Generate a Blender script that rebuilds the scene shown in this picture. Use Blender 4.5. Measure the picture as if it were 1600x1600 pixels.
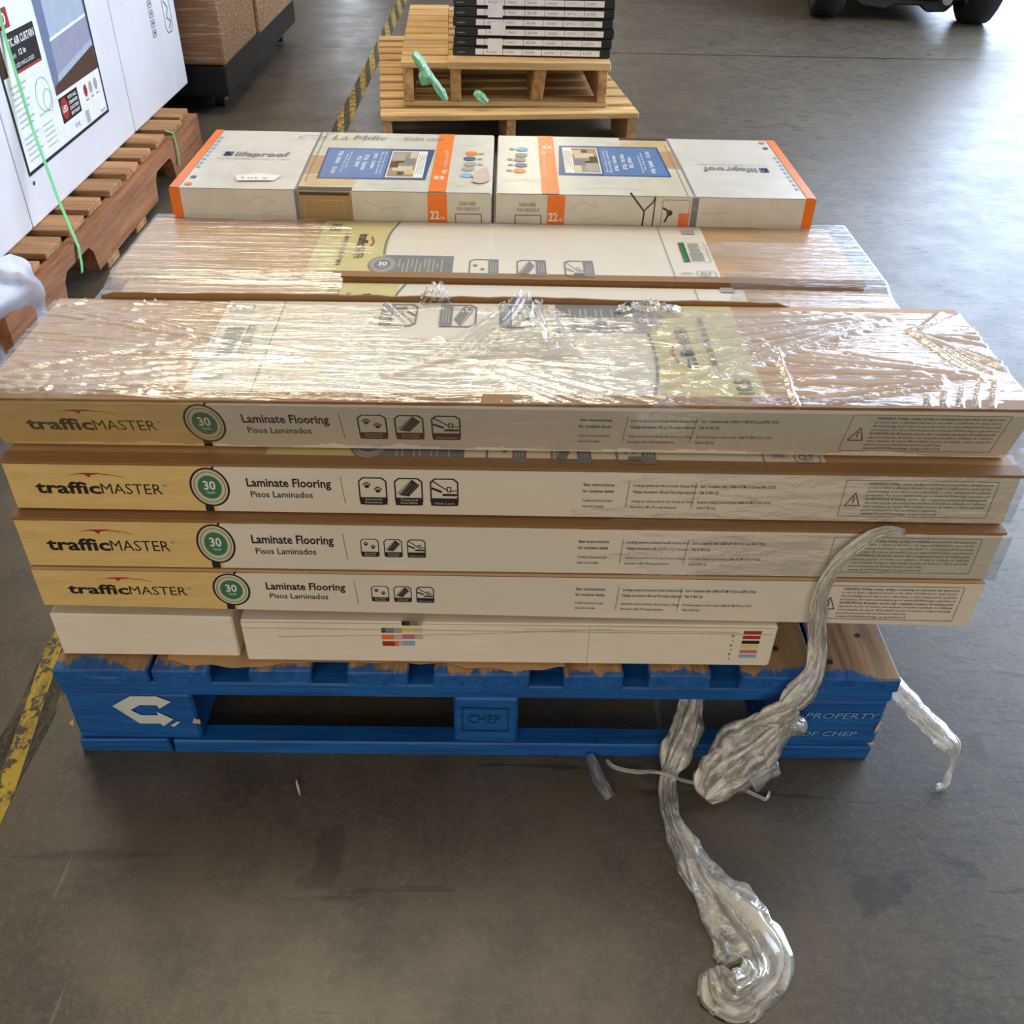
import bpy, bmesh, math, random
from mathutils import Vector, Matrix, noise
random.seed(7)
S = bpy.context.scene
COL = S.collection
for o in list(bpy.data.objects): bpy.data.objects.remove(o)

def lin(c):
    return tuple(((v/255)/12.92 if v/255 <= .04045 else ((v/255+.055)/1.055)**2.4) for v in c)

# ------------------------------------------------------------------ camera
cd = bpy.data.cameras.new('camera'); cam = bpy.data.objects.new('camera', cd); COL.objects.link(cam)
cd.sensor_fit = 'HORIZONTAL'; cd.sensor_width = 36; cd.lens = 1485.8/1600*36; cd.clip_start = .05; cd.clip_end = 200
R_ = Vector((0.99981556, -0.00200373, 0.01910032)); U_ = Vector((-0.01391551, 0.60985459, 0.79239115)); F_ = Vector((0.01323616, 0.7925108, -0.60971423))
M = Matrix((R_, U_, -F_)).transposed().to_4x4(); M.translation = Vector((0.0267, -0.9368, 1.1968))
cam.matrix_world = M
S.camera = cam
# ------------------------------------------------------------------ light
S.view_settings.view_transform = 'Standard'; S.view_settings.look = 'None'; S.view_settings.gamma = 1
S.view_settings.use_curve_mapping = False; S.view_settings.exposure = 0.0
w = bpy.data.worlds.new('warehouse_air'); S.world = w; w.use_nodes = True
wn = w.node_tree; bg = wn.nodes['Background']
tc = wn.nodes.new('ShaderNodeTexCoord'); sx = wn.nodes.new('ShaderNodeSeparateXYZ'); rp = wn.nodes.new('ShaderNodeValToRGB')
wn.links.new(tc.outputs['Generated'], sx.inputs[0]); wn.links.new(sx.outputs['Z'], rp.inputs[0]); wn.links.new(rp.outputs[0], bg.inputs[0])
rp.color_ramp.elements[0].position = 0.0; rp.color_ramp.elements[0].color = (.20, .18, .155, 1)
rp.color_ramp.elements[1].position = 1.0; rp.color_ramp.elements[1].color = (.62, .58, .52, 1)
e = rp.color_ramp.elements.new(.35); e.color = (.30, .27, .235, 1)
bg.inputs[1].default_value = 0.42
def area(name, loc, target, sx_, sy_, power, color):
    l = bpy.data.lights.new(name, 'AREA'); l.shape = 'RECTANGLE'; l.size = sx_; l.size_y = sy_; l.energy = power; l.color = color
    o = bpy.data.objects.new(name, l); COL.objects.link(o); o.location = loc
    o.rotation_euler = (Vector(target)-Vector(loc)).to_track_quat('-Z', 'Y').to_euler(); return o
area('dock_door_daylight', (4.7, 4.7, 2.3), (0, 3.4, .8), 9.0, 4.4, 960, (.62, .77, 1.0))
area('high_bay_lamp', (-2.8, 9.2, 5.6), (-1.0, 3.0, .3), 3.0, 2.0, 40, (1.0, .84, .56))
area('high_bay_lamp', (-.8, 3.2, 5.4), (-.1, .9, .3), 3.4, 2.4, 180, (1.0, .88, .66))
area('high_bay_lamp', (-4.4, 13.2, 5.6), (-1.5, 4.0, .3), 3.0, 2.0, 32, (1.0, .84, .56))
area('high_bay_lamp', (.5, 16.4, 5.6), (.2, 4.0, .3), .9, 1.4, 60, (1.0, .88, .66))
area('front_fill_light', (-1.0, -6.0, 2.4), (0, 0, .5), 5.0, 2.6, 175, (1.0, .88, .72))  # added low fill behind the camera, brightens carton fronts more than the floor
area('far_door_gap', (-2.05, 13.4, 1.7), (0, 0, 1.2), .28, 3.2, 18, (.8, .88, 1.0))

# ------------------------------------------------------------------ materials
MC = {}
def nt(name):
    m = bpy.data.materials.new(name); m.use_nodes = True
    return m, m.node_tree.nodes, m.node_tree.links, m.node_tree.nodes['Principled BSDF']
def mix(n, l, fac, a, b, mode='MIX'):
    x = n.new('ShaderNodeMix'); x.data_type = 'RGBA'; x.blend_type = mode
    if isinstance(fac, (int, float)): x.inputs[0].default_value = fac
    else: l.new(fac, x.inputs[0])
    for s, v in ((x.inputs[6], a), (x.inputs[7], b)):
        if isinstance(v, tuple): s.default_value = (*v[:3], 1)
        else: l.new(v, s)
    return x.outputs[2]
def ramp(n, l, src, p0, p1):
    r = n.new('ShaderNodeMapRange'); r.clamp = True
    l.new(src, r.inputs[0]); r.inputs[1].default_value = p0; r.inputs[2].default_value = p1
    return r.outputs[0]
def coords(n, l, scale, loc=(0, 0, 0), rot=(0, 0, 0), kind='Object'):
    t = n.new('ShaderNodeTexCoord'); m = n.new('ShaderNodeMapping'); l.new(t.outputs[kind], m.inputs[0])
    m.inputs['Scale'].default_value = scale; m.inputs['Location'].default_value = loc; m.inputs['Rotation'].default_value = rot
    return m.outputs[0]
def nz(n, l, vec, scale, detail=4, rough=.6, dist=0):
    t = n.new('ShaderNodeTexNoise'); t.inputs['Scale'].default_value = scale; t.inputs['Detail'].default_value = detail
    t.inputs['Roughness'].default_value = rough; t.inputs['Distortion'].default_value = dist
    if vec is not None: l.new(vec, t.inputs['Vector'])
    return t.outputs[0]
def bump(n, l, h, strength, dist, b):
    x = n.new('ShaderNodeBump'); x.inputs['Strength'].default_value = strength; x.inputs['Distance'].default_value = dist
    l.new(h, x.inputs['Height']); l.new(x.outputs[0], b.inputs['Normal']); return x
def math_(n, l, op, a, b=None):
    x = n.new('ShaderNodeMath'); x.operation = op
    for i, v in enumerate((a, b)):
        if v is None: continue
        if isinstance(v, (int, float)): x.inputs[i].default_value = v
        else: l.new(v, x.inputs[i])
    return x.outputs[0]

def flat(name, rgb, rough=.5, metal=0, coat=0, spec=.5):
    if name in MC: return MC[name]
    m, n, l, b = nt(name)
    v = nz(n, l, coords(n, l, (1, 1, 1)), 22, 3)
    c = lin(rgb)
    l.new(mix(n, l, ramp(n, l, v, .3, .75), tuple(x*.9 for x in c), tuple(min(1, x*1.06) for x in c)), b.inputs['Base Color'])
    b.inputs['Roughness'].default_value = rough; b.inputs['Metallic'].default_value = metal; b.inputs['Coat Weight'].default_value = coat
    b.inputs['Specular IOR Level'].default_value = spec
    MC[name] = m; return m
def kraft(name, rgb, gloss=.55, streak=0.0):
    m, n, l, b = nt(name); c = lin(rgb); lo = .82 if rgb[2] < 190 else .93
    v = nz(n, l, coords(n, l, (1.2, 6, 9)), 14, 5)
    v2 = nz(n, l, coords(n, l, (1, 1, 1), (3, 1, 2)), 3.2, 3)
    a = mix(n, l, ramp(n, l, v, .25, .8), tuple(x*lo for x in c), tuple(min(1, x*1.08) for x in c))
    a = mix(n, l, ramp(n, l, v2, .35, .75), a, tuple(x*.9 for x in c))
    if streak:
        s = nz(n, l, coords(n, l, (.6, 5, 16), (0, 4, 0)), 7, 4, .65, .4)
        a = mix(n, l, math_(n, l, 'MULTIPLY', ramp(n, l, s, .52, .68), streak), a, (.62, .57, .5))
        bump(n, l, s, .35, .01, b)
    else: bump(n, l, v, .15, .002, b)
    l.new(a, b.inputs['Base Color']); b.inputs['Roughness'].default_value = gloss
    return m
def wood(name, rgb, dark, axis=0, blue=False, knots=True):
    m, n, l, b = nt(name)
    sc = [(1.0, 14, 14), (14, 1.0, 14), (14, 14, 1.0)][axis]
    oi = n.new('ShaderNodeObjectInfo')
    cv = coords(n, l, sc)
    ad = n.new('ShaderNodeVectorMath'); ad.operation = 'ADD'; l.new(cv, ad.inputs[0])
    mu = n.new('ShaderNodeVectorMath'); mu.operation = 'SCALE'; mu.inputs[0].default_value = (17, 31, 23); l.new(oi.outputs['Random'], mu.inputs['Scale']); l.new(mu.outputs[0], ad.inputs[1])
    g = nz(n, l, ad.outputs[0], 4.5, 6, .65, .8)
    g2 = nz(n, l, ad.outputs[0], 1.3, 2, .5)
    c, d = lin(rgb), lin(dark)
    col = mix(n, l, ramp(n, l, g, .35, .7), d, c)
    col = mix(n, l, ramp(n, l, oi.outputs['Random'], 0, 1.6), col, tuple(x*.55 for x in c))
    col = mix(n, l, ramp(n, l, g2, .5, .9), col, tuple(min(1, x*1.25) for x in c))
    if blue:
        geo = n.new('ShaderNodeNewGeometry'); sp = n.new('ShaderNodeSeparateXYZ'); l.new(geo.outputs['Position'], sp.inputs[0])
        sn = n.new('ShaderNodeSeparateXYZ'); l.new(geo.outputs['Normal'], sn.inputs[0])
        e1 = nz(n, l, coords(n, l, (9, 3, 4)), 2.2, 5, .62, .8)
        edge = math_(n, l, 'ADD', sp.outputs['Y'], math_(n, l, 'MULTIPLY', math_(n, l, 'SUBTRACT', e1, .5), -.10))
        worn = math_(n, l, 'MULTIPLY', ramp(n, l, edge, .010, .016), ramp(n, l, sn.outputs['Z'], .5, .9))
        if blue == 'full': worn = math_(n, l, 'MULTIPLY', worn, 0.0)
        bl = mix(n, l, ramp(n, l, g, .3, .75), lin((8, 66, 136)), lin((26, 108, 184)))
        sc1 = nz(n, l, coords(n, l, (3, 3, 40), (5, 2, 0)), 3, 5, .7)
        bl = mix(n, l, math_(n, l, 'MULTIPLY', ramp(n, l, sc1, .62, .74), .6), bl, lin((95, 150, 190)))
        sc2 = nz(n, l, coords(n, l, (6, 6, 9), (1, 7, 0)), 2.3, 5, .7)
        bl = mix(n, l, math_(n, l, 'MULTIPLY', ramp(n, l, sc2, .66, .72), .5), bl, lin((8, 40, 80)))
        col = mix(n, l, worn, bl, col)
    l.new(col, b.inputs['Base Color']); b.inputs['Roughness'].default_value = .72 if not blue else .5
    bump(n, l, g, .35, .002, b)
    return m
def film(name, base=.08, fold=.5, streak=.35, ax=(2.2, 14, 14), thick=(.80, .80, .82), rough=.16, thr=(.5, .75), attr=None, bs=.6, gl_=1.0, tlm=.3):
    m = bpy.data.materials.new(name); m.use_nodes = True; n, l = m.node_tree.nodes, m.node_tree.links
    n.remove(n['Principled BSDF']); out = n['Material Output']
    tr = n.new('ShaderNodeBsdfTransparent'); df = n.new('ShaderNodeBsdfDiffuse'); tl = n.new('ShaderNodeBsdfTranslucent'); gl = n.new('ShaderNodeBsdfGlossy')
    df.inputs[0].default_value = (*thick, 1); tl.inputs[0].default_value = (*thick, 1); gl.inputs['Roughness'].default_value = rough
    at = n.new('ShaderNodeAttribute'); at.attribute_name = 'fold'
    if attr:
        a2 = n.new('ShaderNodeAttribute'); a2.attribute_name = attr; mp = n.new('ShaderNodeMapping'); l.new(a2.outputs['Vector'], mp.inputs[0]); mp.inputs['Scale'].default_value = ax; cv = mp.outputs[0]
    else: cv = coords(n, l, ax)
    s = nz(n, l, cv, 9 if not attr else 1, 4, .55, .5)
    st = ramp(n, l, s, *thr)
    f = math_(n, l, 'ADD', base, math_(n, l, 'MULTIPLY', st, streak))
    f = math_(n, l, 'ADD', f, math_(n, l, 'MULTIPLY', at.outputs['Fac'], fold))
    f = math_(n, l, 'MINIMUM', f, .95)
    bp = n.new('ShaderNodeBump'); bp.inputs['Strength'].default_value = bs; bp.inputs['Distance'].default_value = .005
    l.new(s, bp.inputs['Height']); l.new(bp.outputs[0], gl.inputs['Normal'])
    a = n.new('ShaderNodeMixShader'); a.inputs[0].default_value = tlm; l.new(df.outputs[0], a.inputs[1]); l.new(tl.outputs[0], a.inputs[2])
    b = n.new('ShaderNodeMixShader'); l.new(f, b.inputs[0]); l.new(tr.outputs[0], b.inputs[1]); l.new(a.outputs[0], b.inputs[2])
    fr = n.new('ShaderNodeFresnel'); fr.inputs['IOR'].default_value = 1.5; l.new(bp.outputs[0], fr.inputs['Normal'])
    g2 = math_(n, l, 'MINIMUM', math_(n, l, 'MULTIPLY', fr.outputs[0], gl_), .55)
    c = n.new('ShaderNodeMixShader'); l.new(g2, c.inputs[0]); l.new(b.outputs[0], c.inputs[1]); l.new(gl.outputs[0], c.inputs[2])
    l.new(c.outputs[0], out.inputs[0]); return m

def floor_mat():
    m, n, l, b = nt('sealed_concrete')
    P = coords(n, l, (1, 1, 1))
    big = nz(n, l, P, .9, 5, .6); mid = nz(n, l, coords(n, l, (1, 1, 1), (9, 2, 0)), 6, 6, .7); fine = nz(n, l, coords(n, l, (1, 1, 1), (2, 5, 0)), 90, 5, .75)
    c = mix(n, l, ramp(n, l, big, .3, .7), lin((84, 75, 61)), lin((102, 92, 77)))
    c = mix(n, l, math_(n, l, 'MULTIPLY', ramp(n, l, mid, .42, .64), .62), c, lin((58, 53, 46)))
    c = mix(n, l, math_(n, l, 'MULTIPLY', ramp(n, l, fine, .48, .66), .42), c, lin((112, 106, 96)))
    # tyre scuffs and drag scratches; the drive lane on the right is the most chipped
    lane = n.new('ShaderNodeSeparateXYZ'); l.new(P, lane.inputs[0]); wear = ramp(n, l, math_(n, l, 'ADD', lane.outputs['X'], math_(n, l, 'MULTIPLY', big, .6)), 0.8, 1.5)
    for k, (sc, rot, lo, hi, amt, dk) in enumerate((((2, 26, 1), .9, .65, .68, .5, (38, 35, 31)), ((30, 1.6, 1), .5, .69, .72, .3, (150, 147, 140)), ((9, 44, 1), -.12, .575, .605, .9, (34, 33, 34)), ((5, 5, 1), 0, .64, .70, .5, (44, 40, 35)))):
        s = nz(n, l, coords(n, l, sc, (3.3*k+1, k*2.1, 0), (0, 0, rot)), (1.0, 1.0, 1.7, 1.2)[k], 4, .62, .3)
        msk = math_(n, l, 'MULTIPLY', ramp(n, l, s, lo, hi), amt)
        if k == 2: msk = math_(n, l, 'MULTIPLY', msk, wear)
        c = mix(n, l, msk, c, lin(dk))
    # saw-cut joint across the slab
    sp = n.new('ShaderNodeSeparateXYZ'); l.new(P, sp.inputs[0])
    j = math_(n, l, 'ABSOLUTE', math_(n, l, 'SUBTRACT', sp.outputs['Y'], 4.84))
    c = mix(n, l, ramp(n, l, j, .014, .006), c, lin((28, 27, 26)))
    l.new(c, b.inputs['Base Color'])
    r = math_(n, l, 'ADD', .23, math_(n, l, 'MULTIPLY', mid, .28)); l.new(r, b.inputs['Roughness'])
    b.inputs['Specular IOR Level'].default_value = .5
    hh = math_(n, l, 'ADD', math_(n, l, 'MULTIPLY', mid, .4), fine); bump(n, l, hh, .12, .004, b)
    return m

K = dict(
 kraft=kraft('corrugated_kraft', (194, 154, 110)), kraft_dark=kraft('corrugated_kraft_edge', (150, 110, 68)),
 white=kraft('white_printed_board', (226, 217, 202), .42), ywhite=kraft('uncoated_white_board', (236, 226, 208), .6),
 yellow=kraft('yellow_printed_board', (230, 196, 128), .42), ytop=kraft('pale_yellow_printed_board', (214, 200, 140), .42),
 black=flat('black_ink', (34, 30, 30), .45), grey=flat('grey_ink', (122, 118, 114), .5), ggrey=flat('slate_print', (120, 122, 126), .5),
 lgrey=flat('light_grey_ink', (168, 162, 152), .5), red=flat('red_ink', (172, 44, 40), .45), green=flat('green_ink', (62, 122, 92), .45),
 cream=flat('cream_ink', (212, 204, 170), .45), bwhite=flat('bright_white_print', (240, 238, 230), .4), dgreen=flat('dark_green_sticker', (20, 110, 60), .4),
 lp=flat('glossy_white_board', (216, 212, 203), .3), lpw=flat('white_marble_print', (212, 208, 194), .3), orange=flat('orange_ink', (242, 122, 18), .32),
 navy=flat('navy_ink', (52, 78, 130), .32), blue=flat('slate_blue_ink', (92, 126, 176), .32), sky=flat('sky_blue_ink', (128, 184, 218), .4),
 tan=flat('tan_photo_print', (190, 152, 104), .32), tan2=flat('pale_tan_photo_print', (214, 186, 140), .32), beige=flat('beige_photo_print', (208, 202, 178), .32),
 brown=flat('dark_brown_photo_print', (70, 46, 30), .35), khaki=flat('khaki_photo_print', (168, 140, 96), .35), marble=flat('marble_vein_print', (186, 180, 166), .35),
 pink=flat('pink_ink', (204, 110, 150), .5), lemon=flat('lemon_ink', (232, 216, 96), .5), tear=flat('torn_paper', (204, 184, 172), .8),
 ink1=flat('ink_step_one', (60, 54, 50), .5), ink2=flat('ink_step_two', (130, 122, 112), .5), dred=flat('dark_red_ink', (168, 52, 40), .5), lorange=flat('light_orange_ink', (230, 120, 70), .5),
)
def addmat(*names): return [K[x] for x in names]

# ------------------------------------------------------------------ mesh helpers
class MB:
    def __init__(s): s.v = []; s.f = []; s.m = []; s.mats = []
    def mi(s, mat):
        if mat not in s.mats: s.mats.append(mat)
        return s.mats.index(mat)
    def add(s, verts, faces, mat):
        o = len(s.v); s.v += [Vector(p) for p in verts]; k = s.mi(mat)
        for f in faces: s.f.append([i+o for i in f]); s.m.append(k)
    def box(s, x0, x1, y0, y1, z0, z1, mat, jit=0):
        p = [Vector((x, y, z)) for z in (z0, z1) for y in (y0, y1) for x in (x0, x1)]
        if jit: p = [q+Vector([random.uniform(-jit, jit) for _ in range(3)]) for q in p]
        s.add(p, [(0, 2, 3, 1), (4, 5, 7, 6), (0, 1, 5, 4), (2, 6, 7, 3), (0, 4, 6, 2), (1, 3, 7, 5)], mat)
    def tube(s, pts, r, mat, n=8, caps=True):
        pts = [Vector(p) for p in pts]; rr = r if isinstance(r, (list, tuple)) else [r]*len(pts)
        vs = []; fs = []
        for i, p in enumerate(pts):
            t = (pts[min(i+1, len(pts)-1)]-pts[max(i-1, 0)]).normalized()
            a = t.orthogonal().normalized() if abs(t.z) > .9 else t.cross(Vector((0, 0, 1))).normalized()
            b = t.cross(a)
            for k in range(n):
                an = 2*math.pi*k/n; vs.append(p+(a*math.cos(an)+b*math.sin(an))*rr[i])
        for i in range(len(pts)-1):
            for k in range(n): fs.append((i*n+k, i*n+(k+1) % n, (i+1)*n+(k+1) % n, (i+1)*n+k))
        if caps: fs.append(tuple(range(n))[::-1]); fs.append(tuple(range((len(pts)-1)*n, len(pts)*n)))
        s.add(vs, fs, mat)
    def prism(s, poly, a0, a1, mat, axis='y'):
        k = len(poly); f3 = {'y': lambda p, a: (p[0], a, p[1]), 'x': lambda p, a: (a, p[0], p[1]), 'z': lambda p, a: (p[0], p[1], a)}[axis]
        vs = [f3(p, a0) for p in poly]+[f3(p, a1) for p in poly]
        fs = [tuple(range(k)), tuple(range(k, 2*k))[::-1]]+[(i, i+k, (i+1) % k+k, (i+1) % k) for i in range(k)]
        s.add(vs, fs, mat)
def make(name, mb, parent=None, world=True, bevel=0, smooth=False, segs=1, warp=None, subdiv=0):
    me = bpy.data.meshes.new(name)
    off = parent_world(parent) if (parent is not None and world) else Vector()
    me.from_pydata([tuple(v-off) for v in mb.v], [], mb.f)
    for m in mb.mats: me.materials.append(m)
    me.polygons.foreach_set('material_index', mb.m); me.update()
    bm = bmesh.new(); bm.from_mesh(me)
    if subdiv: bmesh.ops.subdivide_edges(bm, edges=bm.edges[:], cuts=subdiv, use_grid_fill=True)
    if bevel:
        bmesh.ops.bevel(bm, geom=bm.edges[:], offset=bevel, segments=segs, affect='EDGES', profile=.6)
    if warp:
        for v in bm.verts: v.co = warp(v.co)
    if bevel or subdiv or smooth: bmesh.ops.recalc_face_normals(bm, faces=bm.faces[:])
    bm.to_mesh(me); bm.free()
    if smooth:
        for p in me.polygons: p.use_smooth = True
    o = bpy.data.objects.new(name, me); COL.objects.link(o)
    if parent is not None: o.parent = parent
    return o
def parent_world(p):
    v = Vector()
    while p is not None: v += p.location; p = p.parent
    return v
def tag(o, label, cat, group=None, kind=None):
    o['label'] = label
    if cat: o['category'] = cat
    if group: o['group'] = group
    if kind: o['kind'] = kind
    return o
def empty(name, loc, label=None, cat=None, group=None, rot=(0, 0, 0)):
    o = bpy.data.objects.new(name, None); COL.objects.link(o); o.location = loc; o.rotation_euler = rot; o.empty_display_size = .1
    if label: tag(o, label, cat, group)
    return o
def struct(o): o['kind'] = 'structure'; return o

# ------------------------------------------------------------------ print (flat ink shapes laid on a face)
TXT = {}
def glyphs(s, bold):
    if (s, bold) in TXT: return TXT[(s, bold)]
    c = bpy.data.curves.new('t', 'FONT'); c.body = s; c.size = 1; c.resolution_u = 2 if len(s) < 24 else 1
    c.fill_mode = 'FRONT'
    if bold: c.offset = .022 if bold is True else bold
    o = bpy.data.objects.new('t', c); COL.objects.link(o)
    dg = bpy.context.evaluated_depsgraph_get(); me = bpy.data.meshes.new_from_object(o.evaluated_get(dg))
    vs = [(v.co.x, v.co.y) for v in me.vertices]; fs = [tuple(p.vertices) for p in me.polygons]
    bpy.data.objects.remove(o); bpy.data.curves.remove(c); bpy.data.meshes.remove(me)
    TXT[(s, bold)] = (vs, fs); return vs, fs
class Print:
    """shapes in (u, v) metres mapped onto a surface by f(u, v, lift)"""
    def __init__(s, f): s.mb = MB(); s.f = f; s.k = 0
    def _add(s, pts, faces, mat, lift=None):
        if lift is None: s.k += 1; lift = .0004+.00002*min(s.k, 60)
        s.mb.add([s.f(u, v, lift) for u, v in pts], faces, K[mat])
    def poly(s, pts, mat, lift=None): s._add(pts, [tuple(range(len(pts)))], mat, lift)
    def rect(s, u0, v0, u1, v1, mat, lift=None, cuts=1):
        if cuts == 1: return s.poly([(u0, v0), (u1, v0), (u1, v1), (u0, v1)], mat, lift)
        pts = [(u0+(u1-u0)*i/cuts, v) for i in range(cuts+1) for v in (v0, v1)]
        s._add(pts, [(2*i, 2*i+2, 2*i+3, 2*i+1) for i in range(cuts)], mat, lift)
    def line(s, p, q, wd, mat):
        d = Vector((q[0]-p[0], q[1]-p[1])).normalized()*wd/2; nx, ny = -d.y, d.x
        s.poly([(p[0]+nx, p[1]+ny), (p[0]-nx, p[1]-ny), (q[0]-nx, q[1]-ny), (q[0]+nx, q[1]+ny)], mat)
    def path(s, pts, wd, mat):
        for a, b in zip(pts, pts[1:]): s.line(a, b, wd, mat)
    def ell(s, cu, cv, ru, rv, mat, n=28): s.poly([(cu+ru*math.cos(2*math.pi*i/n), cv+rv*math.sin(2*math.pi*i/n)) for i in range(n)], mat)
    def ring(s, cu, cv, ru, rv, t, mat, n=32):
        pts = []
        for i in range(n):
            a = 2*math.pi*i/n; pts += [(cu+ru*math.cos(a), cv+rv*math.sin(a)), (cu+(ru-t)*math.cos(a), cv+(rv-t)*math.sin(a))]
        s._add(pts, [(2*i, (2*i+2) % (2*n), (2*i+3) % (2*n), 2*i+1) for i in range(n)], mat)
    def frame(s, u0, v0, u1, v1, t, mat, c=None):
        c = c if c is not None else min(u1-u0, v1-v0)*.16
        def rr(a0, b0, a1, b1, c): return [(a0+c, b0), (a1-c, b0), (a1, b0+c), (a1, b1-c), (a1-c, b1), (a0+c, b1), (a0, b1-c), (a0, b0+c)]
        o = rr(u0, v0, u1, v1, c); i = rr(u0+t, v0+t, u1-t, v1-t, max(c-t*.4, .0001))
        s._add(o+i, [(k, (k+1) % 8, 8+(k+1) % 8, 8+k) for k in range(8)], mat)
    def text(s, st, u, v, wd, ht, mat, bold=False, shear=0, rot=0):
        vs, fs = glyphs(st, bold); xs = [p[0] for p in vs]; x0, x1 = min(xs), max(xs)
        kx = wd/(x1-x0); ky = ht/.70; c, sn = math.cos(rot), math.sin(rot)
        pts = []
        for x, y in vs:
            a = (x-x0)*kx+shear*y*ky; b = y*ky
            pts.append((u+a*c-b*sn, v+a*sn+b*c))
        s._add(pts, fs, mat)
def paw(P, cu, cv, r, mat):
    P.ell(cu, cv-r*.25, r*.5, r*.42, mat, 12)
    for dx, dy in ((-.6, .25), (-.22, .62), (.22, .62), (.6, .25)): P.ell(cu+dx*r, cv+dy*r, r*.19, r*.25, mat, 9)
def icon(P, kind, u, v, w, h, ink, side=False, turn=False):
    """rounded square pictogram; side=True puts the dark caption band on the right"""
    P.frame(u, v, u+w, v+h, w*.05, ink)
    if side:
        P.rect(u+w*.66, v, u+w*.99, v+h, ink); a, b, c, d = u+w*.06, v+h*.06, u+w*.64, v+h*.94
        for k in range(3): P.rect(u+w*(.74+.08*k), v+h*.2, u+w*(.77+.08*k), v+h*.8, 'lgrey')
    else:
        P.rect(u+w*.02, v+h*.01, u+w*.98, v+h*.28, ink); a, b, c, d = u+w*.06, v+h*.32, u+w*.94, v+h*.95
        t = {'paw': ('Resistente', 'Scratch'), 'plank': ('Durable', 'Textured'), 'lock': ('Click Lock',)}[kind]
        for k, s_ in enumerate(t): P.text(s_, u+w*(.2 if kind != 'lock' else .14), v+h*(.06+.11*k), w*(.6 if kind != 'lock' else .72), h*.075, 'cream')
    W, H = c-a, d-b
    if kind == 'paw': paw(P, a+W*.27, b+H*.62, W*.2, ink); paw(P, a+W*.7, b+H*.36, W*.2, ink)
    elif kind == 'plank':
        P.poly([(a+W*.12, b+H*.1), (a+W*.5, b+H*.02), (a+W*.94, b+H*.66), (a+W*.66, b+H*.98)], ink)
        P.poly([(a+W*.02, b+H*.2), (a+W*.12, b+H*.1), (a+W*.66, b+H*.98), (a+W*.58, b+H*.95)], 'lgrey')
        for k in (.3, .45, .6): P.line((a+W*(k-.1), b+H*.14), (a+W*(k+.33), b+H*.78), W*.015, 'lgrey')
    else:
        P.line((a, b+H*.95), (a+W*.6, b+H*.42), W*.045, ink); P.line((a, b+H*.52), (a+W*.4, b+H*.3), W*.1, ink)
        P.rect(a+W*.42, b+H*.08, a+W, b+H*.2, ink); P.frame(a+W*.6, b+H*.3, a+W*.78, b+H*.6, W*.04, ink, .0001)
        P.rect(a+W*.78, b+H*.36, a+W, b+H*.4, ink)
def badge(P, u, v, r, ry, big=True):
    ink = 'black' if big else 'ggrey'
    P.ell(u, v, r, ry, 'cream' if big else 'lgrey'); P.ring(u, v, r, ry, r*.11, ink); P.ring(u, v, r*.8, ry*.8, r*.05, 'grey')
    P.ell(u, v, r*.6, ry*.6, 'green' if big else 'ggrey')
    P.text('30', u-r*.3, v-ry*.12, r*.6, ry*.44, 'bwhite', True); P.text('YEAR', u-r*.22, v-ry*.34, r*.44, ry*.12, 'bwhite')
WARN = ['WARNING: Drilling, sawing, sanding or machining wood products can expose you', 'to wood dust, a substance known to the State of California to cause cancer.',
        'Avoid inhaling wood dust or use a dust mask or other safeguards for personal', 'protection. For more information go to www.P65Warnings.ca.gov/wood',
        'ADVERTENCIA: El taladrar, aserrar, lijar o maquinar productos de madera puede', 'exponerle al polvo de madera, una sustancia conocida en el Estado de California',
        'como causante de cancer. Evite inhalar el polvo de madera o utilice mascarilla', 'para proteccion personal. Para mas informacion visite el sitio',
        'www.P65Warnings.ca.gov/wood']
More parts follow.
